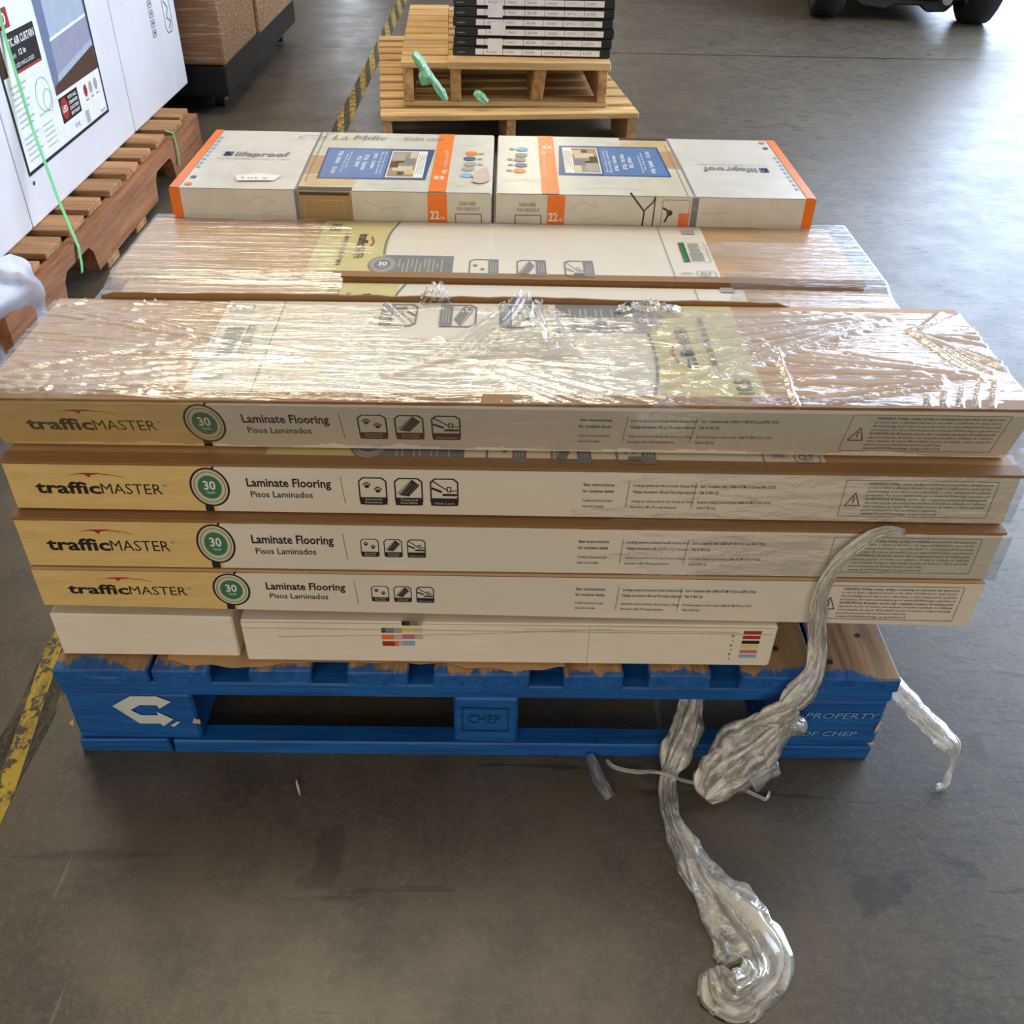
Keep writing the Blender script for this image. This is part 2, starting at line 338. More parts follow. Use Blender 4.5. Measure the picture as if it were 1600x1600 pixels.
def front_print(P, L, h, ic=.037, s=0.0):
    """front edge artwork of a laminate flooring carton; ic = pictogram size, s = shift"""
    T, B = h*.95, h*.03
    P.rect(.002, B, .262+s, T, 'yellow', .0003, 6); P.rect(.262+s, B, L-.003, T, 'white', .0003, 20)
    P.text('traffic', .034+s, h*.36, .083, h*.235, 'black', .03); P.text('MASTER', .118+s, h*.36, .078, h*.215, 'black')
    P.text('TM', .198+s, h*.52, .005, h*.04, 'black')
    sw = [(0, .0), (.35, .055), (.7, .06), (1, .0), (.72, .035), (.55, .015), (.5, -.04), (.42, .02), (.3, .028)]
    P.poly([(.077+s+a*.06, h*(.73+b)) for a, b in sw], 'red')
    P.path([(.12+s, h*.77), (.137+s, h*.75), (.151+s, h*.70)], .0009, 'red')
    P.rect(.247+s, B, .258+s, h*.32, 'black'); P.line((.263+s, h*.86), (.268+s, h*.97), .003, 'black')
    badge(P, .258+s, h*.53, .0255, h*.40)
    P.text('Laminate Flooring', .306+s, h*.56, .108, h*.17, 'black', True); P.text('Pisos Laminados', .309+s, h*.34, .080, h*.125, 'black', .01)
    P.line((.430+s, h*.24), (.427+s, h*.78), .0008, 'grey')
    g = ic*1.26; v0 = h*.5-ic*.62
    for k, kd in enumerate(('paw', 'plank', 'lock')): icon(P, kd, .449+s+k*g, v0, ic, ic*1.24, 'black')
    blk = [(.738, ('See instructions', 'for complete details'), ('Consulte las instrucciones para', 'obtener todos los detalles')),
           (.802, ('Locking system produced under license from', 'Valinge Innovation AB and Flooring Industries'), ('Sistema de cierre producido bajo licencia de Valinge', 'Innovation AB y Flooring Industries')),
           (.888, ('Carb Compliant with CARB ATCM 93120 and EPA TSCA', 'Title VI, RFC LQ'), ('El sistema cumple con las normas CARB ATCM 93120 y TSCA', 'Titulo VI, RFC LQ'))]
    for (u, a, b) in blk:
        wm = {.738: .040, .802: .083, .888: .098}[u]
        for k, t in enumerate(a): P.text(t, u, h*(.68-.13*k), wm*(1 if k == 0 or u < .85 else .26), h*.055, 'ink1', .012)
        for k, t in enumerate(b): P.text(t, u, h*(.36-.12*k), wm*(.98 if k == 0 or u > .85 else .72)*(1 if not (u > .85 and k == 1) else .25), h*.05, 'ink1', .006)
        if u > .74: P.line((u-.007, h*.25), (u-.005, h*.78), .0008, 'grey')
    P.frame(1.075, h*.14, 1.272, h*.88, .0007, 'grey', .001)
    P.path([(1.081, h*.36), (1.091, h*.62), (1.1, h*.36), (1.081, h*.36)], .0013, 'ink1'); P.rect(1.0898, h*.42, 1.0912, h*.54, 'ink1')
    for k, t in enumerate(WARN):
        P.text(t, 1.105, h*(.79-.076*k), .16*(1 if k not in (7, 8) else .62), h*.043, 'ink1', .012 if k in (0, 4) else .004)
def top_print(P, L, W, rot):
    """top artwork of a laminate flooring carton (u along the carton, v away from the reader)"""
    f0 = P.f
    if rot: P.f = lambda u, v, n: f0(L-u, W-v, n)
    P.rect(.33, .004, .462, W*.97, 'ytop', .0003, 4); P.rect(.462, .004, 1.052, W*.97, 'white', .0003, 12)
    arc = [(.459-.004*math.sin(i/10*math.pi)+.014*(i/10)**2.5, .09+(W*.97-.09)*i/10) for i in range(11)]
    P.path(arc, .0045, 'ggrey')
    P.rect(.462, .004, .584, .092, 'ggrey')
    for k in range(11):
        P.rect(.488+k*.0075, .02+.02*(k % 3 == 0), .4905+k*.0075, .078-.02*(k % 4 == 1), 'lgrey')
    badge(P, .460, .05, .0255, .036, False)
    for k, kd in enumerate(('paw', 'plank', 'lock')): icon(P, kd, .612+k*.084, .010, .052, .07, 'ggrey', side=True)
    P.line((.972, .004), (.968, W*.96), .0014, 'ggrey')
    P.rect(.997, .083, 1.008, .172, 'dgreen' if not rot else 'lgrey'); P.frame(1.006, .083, 1.046, .175, .0008, 'green', .001)
    for k in range(9): P.rect(1.012, .09+k*.0042, 1.036, .0925+k*.0042, 'ggrey'); P.rect(1.014, .132+k*.0042, 1.034, .1345+k*.0042, 'ggrey')
    P.rect(1.012, .215, 1.036, .235, 'lgrey'); P.text('LAMINATE', .984, .028, .02, .009, 'grey')
    P.frame(1.012, .018, 1.046, .044, .0012, 'ggrey'); P.text('CLT', 1.018, .024, .02, .013, 'ggrey', True)
    P.text('traffic', .405, .188, .055, .018, 'black', True, rot=-math.pi/2); P.text('MASTER', .405, .130, .055, .017, 'ink1', rot=-math.pi/2)
    P.text('LAMINATE FLOORING 8MM', .378, .19, .145, .008, 'grey', True, rot=-math.pi/2)
    P.path([(.428, .175), (.434, .15), (.430, .13)], .003, 'red')
    P.text('10.5', .345, W*.9, .035, .02, 'ggrey', True, rot=-math.pi/2)
    P.f = f0

# ------------------------------------------------------------------ floor
fm = floor_mat(); mb = MB(); mb.add([(-14, -6, 0), (14, -6, 0), (14, 22, 0), (-14, 22, 0)], [(0, 1, 2, 3)], fm)
struct(make('floor', mb))
def tape_mat():
    m, n, l, b = nt('worn_hazard_tape')
    w_ = n.new('ShaderNodeTexWave'); w_.wave_type = 'BANDS'; w_.bands_direction = 'DIAGONAL'; w_.inputs['Scale'].default_value = 1.0; w_.inputs['Distortion'].default_value = .6
    l.new(coords(n, l, (12, 1.6, 1)), w_.inputs[0])
    g = nz(n, l, coords(n, l, (30, 5, 1)), 2.5, 5, .7); g2 = nz(n, l, coords(n, l, (22, 16, 1), (3, 3, 0)), 2, 5, .75)
    c = mix(n, l, ramp(n, l, w_.outputs[1], .42, .5), lin((32, 30, 26)), lin((188, 160, 46)))
    c = mix(n, l, math_(n, l, 'MULTIPLY', ramp(n, l, g, .5, .62), .7), c, lin((120, 104, 50)))
    c = mix(n, l, ramp(n, l, g2, .50, .56), c, lin((70, 64, 54)))
    l.new(c, b.inputs['Base Color']); b.inputs['Roughness'].default_value = .6; return m
mb = MB(); pts = []
for i in range(161):
    y = -.5+i*.05; j = .006*noise.noise((y*7, 0, 0)); c = -.715+.035*min(1, max(0, (y-.3)/3.0))
    pts += [(c-.032+j, y, .0008), (c+.034+.006*noise.noise((y*9, 5, 0)), y, .0008)]
mb.add(pts, [(2*i, 2*i+1, 2*i+3, 2*i+2) for i in range(160)], tape_mat())
tag(make('floor_tape', mb), 'worn yellow and black hazard tape stripe along the concrete floor, left of the blue pallet', 'floor tape')

# ------------------------------------------------------------------ blue pallet
bluew = wood('blue_painted_timber_x', (186, 146, 96), (110, 76, 44), 0, True); bluef = wood('blue_painted_timber', (186, 146, 96), (110, 76, 44), 0, 'full'); bluey = wood('blue_painted_timber_y', (190, 150, 100), (112, 78, 46), 1, True)
PD = 1.2
pal = empty('blue_pallet', (0, .6, 0), 'blue painted wooden block pallet under the laminate flooring cartons', 'pallet')
def board(name, par, x0, x1, y0, y1, z0, z1, mat, bev=.0025, jit=.0015, lab=None):
    m = MB(); m.box(x0, x1, y0, y1, z0, z1, mat, jit); o = make(name, m, par, bevel=bev)
    if lab: o['label'] = lab
    return o
for i, (a, b) in enumerate(((-.61, -.474), (-.468, -.385), (-.331, -.241), (-.188, -.102), (-.065, .073), (.123, .21), (.247, .336), (.379, .491), (.495, .611))):
    board('deck_board', pal, a, b, .0+random.uniform(0, .004), PD, .153, .18, bluey)
for y0 in (0.004, .53, 1.06): board('stringer_board', pal, -.608, .608, y0, y0+.14, .1275, .1535, bluef)
for xi, (a, b) in enumerate(((-.607, -.42), (-.037, .058), (.425, .606))):
    for y0 in (.003, .53, 1.06):
        bk = board('block', pal, a, b, y0, y0+.135, .027, .128, bluef, .004)
        if y0 < .1:
            Pn = Print(lambda u, v, n, B=bk: Vector((u, .0015-n, v)))
            K['stencil'] = flat('white_stencil_paint', (206, 214, 212), .6); K['stencilblue'] = flat('pale_blue_stencil_paint', (110, 160, 205), .6); K['bluedark'] = flat('dark_blue_stencil_paint', (14, 62, 110), .6)
            if xi == 0:
                Pn.poly([(-.540, .104), (-.509, .126), (-.474, .126), (-.472, .1265), (-.452, .1145), (-.472, .099), (-.474, .1065), (-.500, .1065), (-.515, .0955), (-.502, .0845), (-.477, .0845), (-.477, .092), (-.456, .0755), (-.474, .0595), (-.477, .0655), (-.508, .0655)], 'stencil')
                Pn.poly([(-.452, .070), (-.446, .071), (-.458, .0585), (-.463, .0615)], 'stencil')
            elif xi == 1:
                Pn.frame(-.026, .055, .045, .108, .002, 'bluedark', .001); Pn.text('CHEP', -.016, .074, .048, .018, 'bluedark')
            else:
                Pn.text('PROPERTY', .487, .094, .108, .0125, 'stencilblue', .01, .25); make('stencil', Pn.mb, bk)['label'] = 'word PROPERTY stencilled in pale blue'
                Pn = Print(Pn.f); Pn.text('OF CHEP', .487, .054, .085, .011, 'stencilblue', .01, .25)
            for i_, v in enumerate(Pn.mb.v): Pn.mb.v[i_] = v
            st = make('stencil', Pn.mb, bk); st['label'] = ['white arrow logo stencilled on the block', 'faded dark lettering on the middle block', 'words OF CHEP stencilled in pale blue'][xi]
board('bottom_board', pal, -.609, -.472, .0, .035, .0, .0275, bluef); board('bottom_board', pal, -.468, .605, .0, .035, .0, .027, bluef)
board('bottom_board', pal, -.609, .605, 1.07, 1.19, .0, .027, bluef)
for a in (-.609, -.05, .49): board('bottom_board', pal, a, a+.115, .122, 1.068, .0, .027, bluef)
# splintered corners and nail heads
spl = flat('bare_splinter_wood', (206, 178, 132), .8)
for (x, y, z, s) in ((-.607, .001, .066, .006), (-.422, .001, .072, .007), (.603, .001, .075, .008), (.600, .001, .042, .006)):
    m = MB(); vs = [Vector((x+random.uniform(-s, s), y+random.uniform(-.004, .003), z+random.uniform(-s, s)*1.4)) for _ in range(9)]
    m.v = vs; m.mats = [spl]; me = bmesh.new(); [me.verts.new(v) for v in vs]
    r = bmesh.ops.convex_hull(me, input=me.verts[:]); me.verts.ensure_lookup_table(); me.verts.index_update()
    m.f = [[v.index for v in f.verts] for f in me.faces]; m.v = [v.co.copy() for v in me.verts]; m.m = [0]*len(m.f); me.free()
    sp = make('splinter', m, pal); sp['label'] = 'bare wood splinter at a chipped block edge'
nail = flat('rusty_nail', (64, 34, 22), .6, .4)
for (x, y) in ((.515, .075), (.572, .09), (.515, .035), (-.55, .05), (.44, .06), (-.36, .02)):
    if -.385 < x < -.331: continue
    m = MB(); m.tube([(x, y, .178), (x, y, .1812)], .0045, nail, 8); make('nail_head', m, pal)

# ------------------------------------------------------------------ cartons
def taper(h, dzl, dzr, tl, tr, L):
    """height remap: bottom/top offset at left and right ends (crushed cartons)"""
    def f(p):
        k = min(1, max(0, p.x/L)); b = dzl*(1-k)+dzr*k; t = tl*(1-k)+tr*k
        v = p.z/h; return Vector((p.x, p.y, p.z+b*(1-v)+t*v))
    return f
def carton(name, loc, L, W, h, label, cat, tp=(0, 0, 0, 0), front=None, top=None, group=None, lip=True, body='kraft', rot=(0, 0, 0), lean=0):
    root = empty(name, loc, label, cat, group, rot)
    tf0 = taper(h, *tp, L)
    def tf(p):
        q = tf0(p)
        if lean and p.y < W*.5: q.y += lean*(1-p.z/h)
        return q
    m = MB(); m.box(0, L, 0, W, 0, h, K[body])
    def warp(p):
        q = tf(p); a = noise.noise((p.x*3+loc[1]*9, p.y*6, loc[2]*30))*.0015
        if abs(p.y) < .01: q.y += a
        if p.z > h*.8 and .01 < p.x < L-.01: q.z += -abs(a)*.6
        return q
    b = make('carton_body', m, root, world=False, bevel=.0025, subdiv=0, warp=None)
    bm = bmesh.new(); bm.from_mesh(b.data)
    for x in [L*i/24 for i in range(1, 24)]: bmesh.ops.bisect_plane(bm, geom=bm.verts[:]+bm.edges[:]+bm.faces[:], plane_co=(x, 0, 0), plane_no=(1, 0, 0))
    for v in bm.verts: v.co = warp(v.co)
    bm.to_mesh(b.data); bm.free()
    if lip:
        m = MB()
        n_ = 40; vs = []
        for i in range(n_+1):
            x = -.001+(L+.002)*i/n_; j = .0016+.0012*noise.noise((x*25, loc[2]*40, 1)); d = .0012+.0016*noise.noise((x*18, loc[2]*50, 7))
            for (yy, zz) in ((-j-.001, h+.0012), (-j-.001, h-.0018-d), (.02, h+.0012)): vs.append(tf(Vector((x, yy, zz))))
        m.add(vs, [(3*i, 3*i+1, 3*i+4, 3*i+3) for i in range(n_)]+[(3*i, 3*i+3, 3*i+5, 3*i+2) for i in range(n_)], K['kraft_dark'])
        o = make('lid_flap', m, root, world=False); o['label'] = 'raw brown edge of the lid flap'
    if front:
        P = Print(lambda u, v, n: tf(Vector((u, -.0014-n, v)))); front(P)
        o = make('front_label', P.mb, root, world=False)
    if top:
        P = Print(lambda u, v, n: tf(Vector((u, v, h+.0004+n)))); top(P)
        make('top_label', P.mb, root, world=False)
    return root
LB = 1.30
G1 = 'laminate flooring cartons in the front row'
# bottom layer: two white cartons turned upside down
def bars_left(P):
    P.rect(.002, .003, .752, .077, 'ywhite', .0003, 8)
    def row(u, v, n, cols, w=.0058, h=.009):
        for k in range(n): P.rect(u+k*w, v, u+(k+1)*w, v+h, cols[k])
    row(.226, .074, 5, ('black', 'ink1', 'ink2', 'grey', 'lgrey')); row(.226, .061, 5, ('lemon', 'lemon', 'lemon', 'cream', 'cream'))
    row(.226, .048, 5, ('pink', 'pink', 'pink', 'tear', 'tear')); row(.226, .035, 5, ('sky', 'sky', 'sky', 'bwhite', 'bwhite'))
    row(.197, .060, 5, ('ink1', 'ink2', 'grey', 'lgrey', 'lgrey')); row(.197, .047, 5, ('orange', 'lorange', 'lorange', 'tear', 'tear')); row(.197, .034, 5, ('dred', 'dred', 'red', 'lorange', 'tear'))
    for k, c in enumerate(('dred', 'red', 'black', 'lemon', 'pink', 'sky')):
        P.rect(.708, .066-k*.0095, .733, .072-k*.0095, c)
    for k in range(6): P.rect(.692+.002*(k % 2), .06-k*.009, .6955, .063-k*.009, 'ink2')
    P.line((.49, .003), (.49, .077), .0008, 'marble'); P.line((.003, .0665), (.75, .0655), .0007, 'marble')
    for a, b, c, d in ((.05, .05, .3, .058), (.3, .058, .52, .072), (.4, .07, .7, .069)): P.line((a, b), (c, d), .0006, 'marble')
carton('white_carton', (-.334, .024, .1815), .756, .235, .0785, 'long white carton with printed colour bars, bottom layer right on the blue pallet', 'carton', (0, 0, 0, 0), front=bars_left, lip=False, body='ywhite')
carton('white_carton', (-.601, .03, .1815), .255, .235, .0785, 'short blank white carton, bottom layer at the left end of the blue pallet', 'carton', (0, 0, .002, 0), lip=False, body='ywhite')
# torn brown sheet under the bottom cartons
m = MB(); vs = []; n_ = 60
for i in range(n_+1):
    x = -.45+.575*i/n_; e_ = .03-.012*max(0, math.sin((x+.45)/.575*9))+.006*noise.noise((x*30, 0, 0))
    vs += [(x, e_-.008, .1804), (x, .2, .1804), (x, e_-.008, .1813), (x, .2, .1813)]
m.add(vs, [f for i in range(n_) for f in ((4*i, 4*i+1, 4*i+5, 4*i+4), (4*i+2, 4*i+6, 4*i+7, 4*i+3), (4*i, 4*i+4, 4*i+6, 4*i+2), (4*i+1, 4*i+3, 4*i+7, 4*i+5))]+[(0, 2, 3, 1), (4*n_, 4*n_+1, 4*n_+3, 4*n_+2)], K['kraft'])
tag(make('cardboard_sheet', m), 'thin torn brown cardboard sheet showing under the bottom white cartons', 'cardboard')
# four printed cartons of the front row, bottom to top
carton('flooring_carton', (-.605, .034, .2635), LB, .285, .0785, 'printed laminate flooring carton at the bottom of the front stack, directly on white cartons', 'carton', (.012, -.008, .002, -.001), lambda P: front_print(P, LB, .08, .0245, .008), group=G1, lip=False)
carton('flooring_carton', (-.606, .038, .3425), LB, .285, .0815, 'printed laminate flooring carton third from the top of the front stack', 'carton', (.002, -.001, .004, .0), lambda P: front_print(P, LB, .0815, .0245, 0), group=G1)
carton('flooring_carton', (-.604, .054, .4255), LB, .285, .0800, 'printed laminate flooring carton second from the top of the front stack, its lid edge showing', 'carton', (.004, .0, .0, .0), lambda P: front_print(P, LB, .08, .0365, 0), lambda P: top_print(P, LB, .285, False), group=G1)
a1_ = carton('flooring_carton', (-.613, .062, .5068), LB, .280, .0885, 'topmost laminate flooring carton of the front stack under loose film', 'carton', (0, 0, -.003, .003), lambda P: front_print(P, LB, .0885, .0365, .012), lambda P: top_print(P, LB, .280, True), group=G1, lean=.028)
m = MB(); vs = []; n_ = 50
for i in range(n_+1):
    x = .06+1.0*i/n_; zt = .0955+.004*noise.noise((x*5, 1, 1))+.002*noise.noise((x*30, 2, 1))-.006*(i in (0, n_)); y = .281+.004*noise.noise((x*3, 0, 4))
    vs += [(x, y, .082), (x, y, zt), (x, y+.003, .082), (x, y+.003, zt)]
m.add(vs, [f for i in range(n_) for f in ((4*i, 4*i+4, 4*i+5, 4*i+1), (4*i+2, 4*i+3, 4*i+7, 4*i+6), (4*i+1, 4*i+5, 4*i+7, 4*i+3), (4*i, 4*i+2, 4*i+6, 4*i+4))]+[(0, 1, 3, 2), (4*n_, 4*n_+2, 4*n_+3, 4*n_+1)], K['kraft_dark'])
o = make('back_flap', m, a1_, world=False); o['label'] = 'raw brown flap edge sticking up at the back'
# second and third rows with the cartons that carry them
G2 = 'flooring cartons hidden inside the middle of the load'
for k in range(3):
    carton('flooring_carton', (-.608+.004*k, .362, .1825+k*.0800), LB, .236, .0795, 'brown laminate flooring carton buried in the two middle rows of the load', 'carton', group=G2, lip=False)
    carton('flooring_carton', (-.640+.005*k, .606, .1825+k*.0840), LB, .262, .0835, 'brown laminate flooring carton buried in the two middle rows of the load', 'carton', group=G2, lip=False)
carton('flooring_carton', (-.612, .362, .4232), LB, .236, .0860, 'laminate flooring carton in the narrow sunken row just behind the front stack', 'carton', top=lambda P: top_print(P, LB, .236, False), lip=False)
carton('flooring_carton', (-.645, .604, .4350), LB, .262, .0820, 'laminate flooring carton topping the row directly before the orange ended cartons', 'carton', top=lambda P: top_print(P, LB, .262, False))

# ------------------------------------------------------------------ orange ended vinyl flooring cartons
LW, LD, LH = .612, .375, .078
def lp_top(P, rot):
    W = LD; f0 = P.f
    if rot: P.f = lambda u, v, n: f0(LW-u, W-v, n)
    P.rect(.002, .002, LW-.002, W-.002, 'lp', .0003); P.rect(.24, .002, LW-.002, W-.002, 'lpw')
    P.poly([(.232, W-.002), (.335, W-.002), (.330, .262), (.232, .215)], 'beige')
    P.poly([(.232, .215), (.295, .20), (.335, .20), (.33, .105), (.235, .09)], 'tan'); P.poly([(.235, .09), (.35, .09), (.345, .03), (.237, .02)], 'tan2')
    for k in range(6): P.line((.25, .03+k*.01), (.34, .034+k*.01), .0016, 'tan')
    P.rect(.236, .002, .345, .02, 'brown')
    P.poly([(.205, W-.004), (.232, W-.004), (.238, .002), (.228, .002)], 'lp')
    P.path([(.232, W-.004), (.234, .2), (.238, .05), (.239, .003)], .005, 'ggrey'); P.path([(.245, W-.004), (.246, .22), (.249, .05)], .002, 'ggrey')
    P.poly([(.262, .262), (.488, .262), (.480, .068), (.268, .068)], 'navy'); P.poly([(.266, .256), (.396, .256), (.396, .075), (.272, .075)], 'blue')
    for (u, v0, v1, w_) in ((.292, .16, .24, .006), (.292, .1, .14, .006), (.307, .11, .22, .003), (.314, .13, .24, .003), (.334, .14, .21, .006), (.348, .12, .22, .006), (.366, .13, .23, .005), (.378, .1, .24, .004), (.386, .1, .24, .003)):
        P.text('VINYL TILE' if w_ > .004 else 'luxury flooring', u+w_, v0, v1-v0, w_*1.3, 'bwhite', w_ > .004, rot=math.pi/2)
    P.rect(.400, .08, .474, .248, 'bwhite')
    P.rect(.402, .085, .455, .243, 'khaki')
    for k, (a, b, c, d, mt) in enumerate(((.404, .19, .43, .235, 'lgrey'), (.41, .12, .45, .15, 'beige'), (.403, .14, .42, .18, 'brown'), (.43, .16, .452, .2, 'ggrey'), (.422, .095, .434, .115, 'brown'), (.44, .2, .454, .24, 'beige'), (.436, .1, .455, .13, 'tan2'), (.415, .17, .43, .182, 'black'))): P.rect(a, b, c, d, mt)
    for k in range(5): P.rect(.458+k*.003, .1, .459+k*.003, .23-.02*(k % 2), 'lgrey')
    P.rect(.491, .002, .524, W-.002, 'orange')
    P.text('22', .495, .075, .022, .018, 'bwhite', True); P.text('MIL', .519, .11, .022, .008, 'bwhite', True, rot=math.pi/2)
    P.text('waterproof', .518, .15, .11, .009, 'tear', rot=math.pi/2)
    for (u, v, mt, t) in ((.566, .24, 'orange', 1), (.563, .205, 'navy', 1), (.565, .17, 'lgrey', 1), (.562, .14, 'lgrey', 0), (.560, .10, 'sky', 1)):
        P.ell(u, v, .013, .0135, mt, 18)
        if t: P.rect(u+.016, v-.006, u+.026, v+.004, 'lgrey')
    for pth in (((.36, .05), (.39, .035), (.42, .04)), ((.53, .3), (.56, .29), (.6, .31)), ((.54, .03), (.57, .045)), ((.34, .34), (.4, .33), (.46, .345)), ((.38, .02), (.40, .01), (.44, .018)), ((.53, .06), (.55, .04))): P.path(pth, .0012, 'marble')
    P.rect(.0, .002, .017, W-.002, 'orange')
    for k in range(9): P.rect(.021, .12+k*.024, .027, .132+k*.024, 'sky')
    P.rect(.026, .055, .036, .068, 'navy'); P.ell(.031, .022, .007, .008, 'orange', 14)
    P.text('lifeproof', .080, .196, .110, .026, 'ggrey', True); P.rect(.056, .196, .074, .222, 'navy'); P.text('h', .06, .2, .009, .018, 'bwhite', True)
    P.text('LUXURY WATERPROOF VINYL FLOORING', .048, .174, .15, .009, 'lgrey')
    P.f = f0
def lp_front(P, rot):
    h = LH
    P.rect(.002, .002, LW-.002, h-.0015, 'lp', .0003)
    if not rot:
        P.rect(0, .002, .020, h-.0015, 'orange'); P.rect(.24, .002, .345, h-.002, 'khaki'); P.rect(.345, .002, LW-.002, h-.002, 'lpw')
        P.frame(.252, .01, .33, h-.018, .0025, 'tan', .001); P.rect(.246, h-.010, .34, h-.004, 'brown'); P.rect(.236, .002, .243, h-.002, 'ggrey')
        P.rect(.489, .002, .526, h-.002, 'orange'); P.text('22', .493, h-.052, .018, .016, 'bwhite', True); P.text('MIL', .513, h-.052, .010, .005, 'bwhite', True)
        u = .545
    else:
        P.rect(LW-.020, .002, LW, h-.0015, 'orange'); P.rect(.0, .002, .375, h-.002, 'lpw'); P.rect(.375, .002, .388, h-.002, 'ggrey')
        P.rect(.098, .002, .132, h-.002, 'orange'); P.text('22', .101, h-.052, .018, .016, 'bwhite', True); P.text('MIL', .120, h-.052, .010, .005, 'bwhite', True)
        P.path([(.255, .084), (.270, h-.012), (.285, h-.03), (.283, .01)], .0035, 'brown'); P.path([(.283, h-.03), (.300, h-.012), (.304, h-.001)], .003, 'brown'); P.path([(.303, .004), (.304, h-.003)], .0025, 'ink1')
        P.frame(.318, .008, .372, h-.006, .0016, 'khaki', .001); P.path([(.32, h-.022), (.334, h-.03), (.326, h-.05)], .004, 'brown'); P.ell(.334, h-.032, .006, .006, 'brown', 10)
        P.rect(.352, .02, .373, h-.032, 'lorange')
        u = .04
    P.text('SCAN HERE', u+.004, h-.024, .032, .007, 'ink2', True); P.text('FOR CHECKOUT', u, h-.034, .044, .006, 'ink2', True)
    P.frame(u-.004, .012, u+.048, h-.040, .0022, 'ggrey', .002)
    for pth in (((.37, .06), (.40, .045), (.45, .05)), ((.14, .05), (.17, .064), (.2, .052)), ((.18, .03), (.22, .04))): P.path(pth, .001, 'marble')
G3 = 'orange ended cartons under the top pair'
zL = .1825
for side in (0, 1):
    x0 = -.608 if side == 0 else .012
    for k in range(4):
        carton('vinyl_flooring_carton', (x0, .872, zL+k*.0785), LW, LD, LH-.001, 'white vinyl flooring carton stacked beneath the orange ended top pair at the back', 'carton', group=G3, lip=False, body='lp')
    t = carton('vinyl_flooring_carton', (x0, .866, zL+4*.0785), LW, LD, LH-.002,
               ('left white vinyl flooring carton with orange left end and handwriting, back of load' if side == 0 else 'right white vinyl flooring carton with orange right end and upside down logo'),
               'carton', front=lambda P, s=side: lp_front(P, s == 1), top=lambda P, s=side: lp_top(P, s == 1), group='orange ended vinyl flooring cartons on top', lip=False, body='lp')
    if side == 0:
        P = Print(lambda u, v, n: Vector((u, v, LH-.0002+n))); P.k = 45
        P.text('Cuba rsos', .415, .322, .085, .022, 'ink2', False, .2); make('handwriting', P.mb, t, world=False); P = Print(P.f); P.k = 45; P.text('La.Mific', .262, .318, .115, .03, 'ink2', False, .2)
        P.path([(.205, .318), (.19, .325), (.195, .338), (.225, .342), (.25, .33), (.235, .31), (.215, .322)], .002, 'ink2'); P.path([(.24, .33), (.262, .372)], .0018, 'ink2')
        o = make('handwriting', P.mb, t, world=False); o['label'] = 'grey pen handwriting along the back edge'
        P = Print(lambda u, v, n: Vector((u, v, LH-.0002+n))); P.k = 50
        P.poly([(.572, .06), (.585, .05), (.597, .055), (.606, .07), (.604, .12), (.598, .15), (.590, .145), (.582, .12), (.570, .10), (.575, .08)], 'tear')
        o = make('torn_patch', P.mb, t, world=False); o['label'] = 'torn pinkish bare paper patch'
        P = Print(P.f); P.k = 50; P.poly([(.12, .04), (.19, .045), (.2, .075), (.15, .085), (.11, .07)], 'bwhite'); P.text('Lot a', .125, .052, .05, .012, 'ink2')
        o = make('sticker', P.mb, t, world=False); o['label'] = 'small white sticker remnant'
# brown cartons side gap strip between the pair
# ------------------------------------------------------------------ stretch film
def sheet(name, nu, nv, f, mat, keep=None, label=None, cat=None, parent=None, mat2=None):
    vs = []; fo = []
    for j in range(nv+1):
        for i in range(nu+1):
            p, q = f(i/nu, j/nv); vs.append(p); fo.append(q)
    fs = []
    for j in range(nv):
        for i in range(nu):
            if keep is None or keep((i+.5)/nu, (j+.5)/nv): fs.append((j*(nu+1)+i, j*(nu+1)+i+1, (j+1)*(nu+1)+i+1, (j+1)*(nu+1)+i))
    me = bpy.data.meshes.new(name); me.from_pydata(vs, [], fs); me.materials.append(mat)
    if mat2:
        me.materials.append(mat2[0]); me.polygons.foreach_set('material_index', [1 if f[0]//(nu+1)/nv >= mat2[1] else 0 for f in fs])
    a = me.attributes.new('fold', 'FLOAT', 'POINT'); a.data.foreach_set('value', fo)
    bm = bmesh.new(); bm.from_mesh(me); bmesh.ops.delete(bm, geom=[v for v in bm.verts if not v.link_faces], context='VERTS'); bm.to_mesh(me); bm.free()
    for p in me.polygons: p.use_smooth = True
    o = bpy.data.objects.new(name, me); COL.objects.link(o)
    if parent is not None: o.parent = parent; o['label'] = label
    elif label: tag(o, label, cat)
    return o
def seg(px, py, a, b):
    ax, ay, bx, by = *a, *b; dx, dy = bx-ax, by-ay; t = max(0, min(1, ((px-ax)*dx+(py-ay)*dy)/(dx*dx+dy*dy)))
    return math.hypot(px-ax-t*dx, (py-ay-t*dy)), t
FT = film('clear_stretch_film', .0, .62, .18, (1.0, 7, 7), thick=(.93, .93, .95), thr=(.55, .76), bs=.9, rough=.15, gl_=.28, tlm=.15)
FF = film('clear_stretch_film_front', .0, .30, .12, (2.2, 2, 8), thick=(.95, .93, .88), thr=(.58, .78), bs=.35, rough=.16, gl_=.4, tlm=.05)
FR = film('clear_stretch_film_rows', .02, .50, .22, (.5, 9, 9), thick=(.93, .92, .93), thr=(.56, .76), bs=.8, rough=.16, gl_=.28, tlm=.15)
rng = random.Random(3)
folds = []
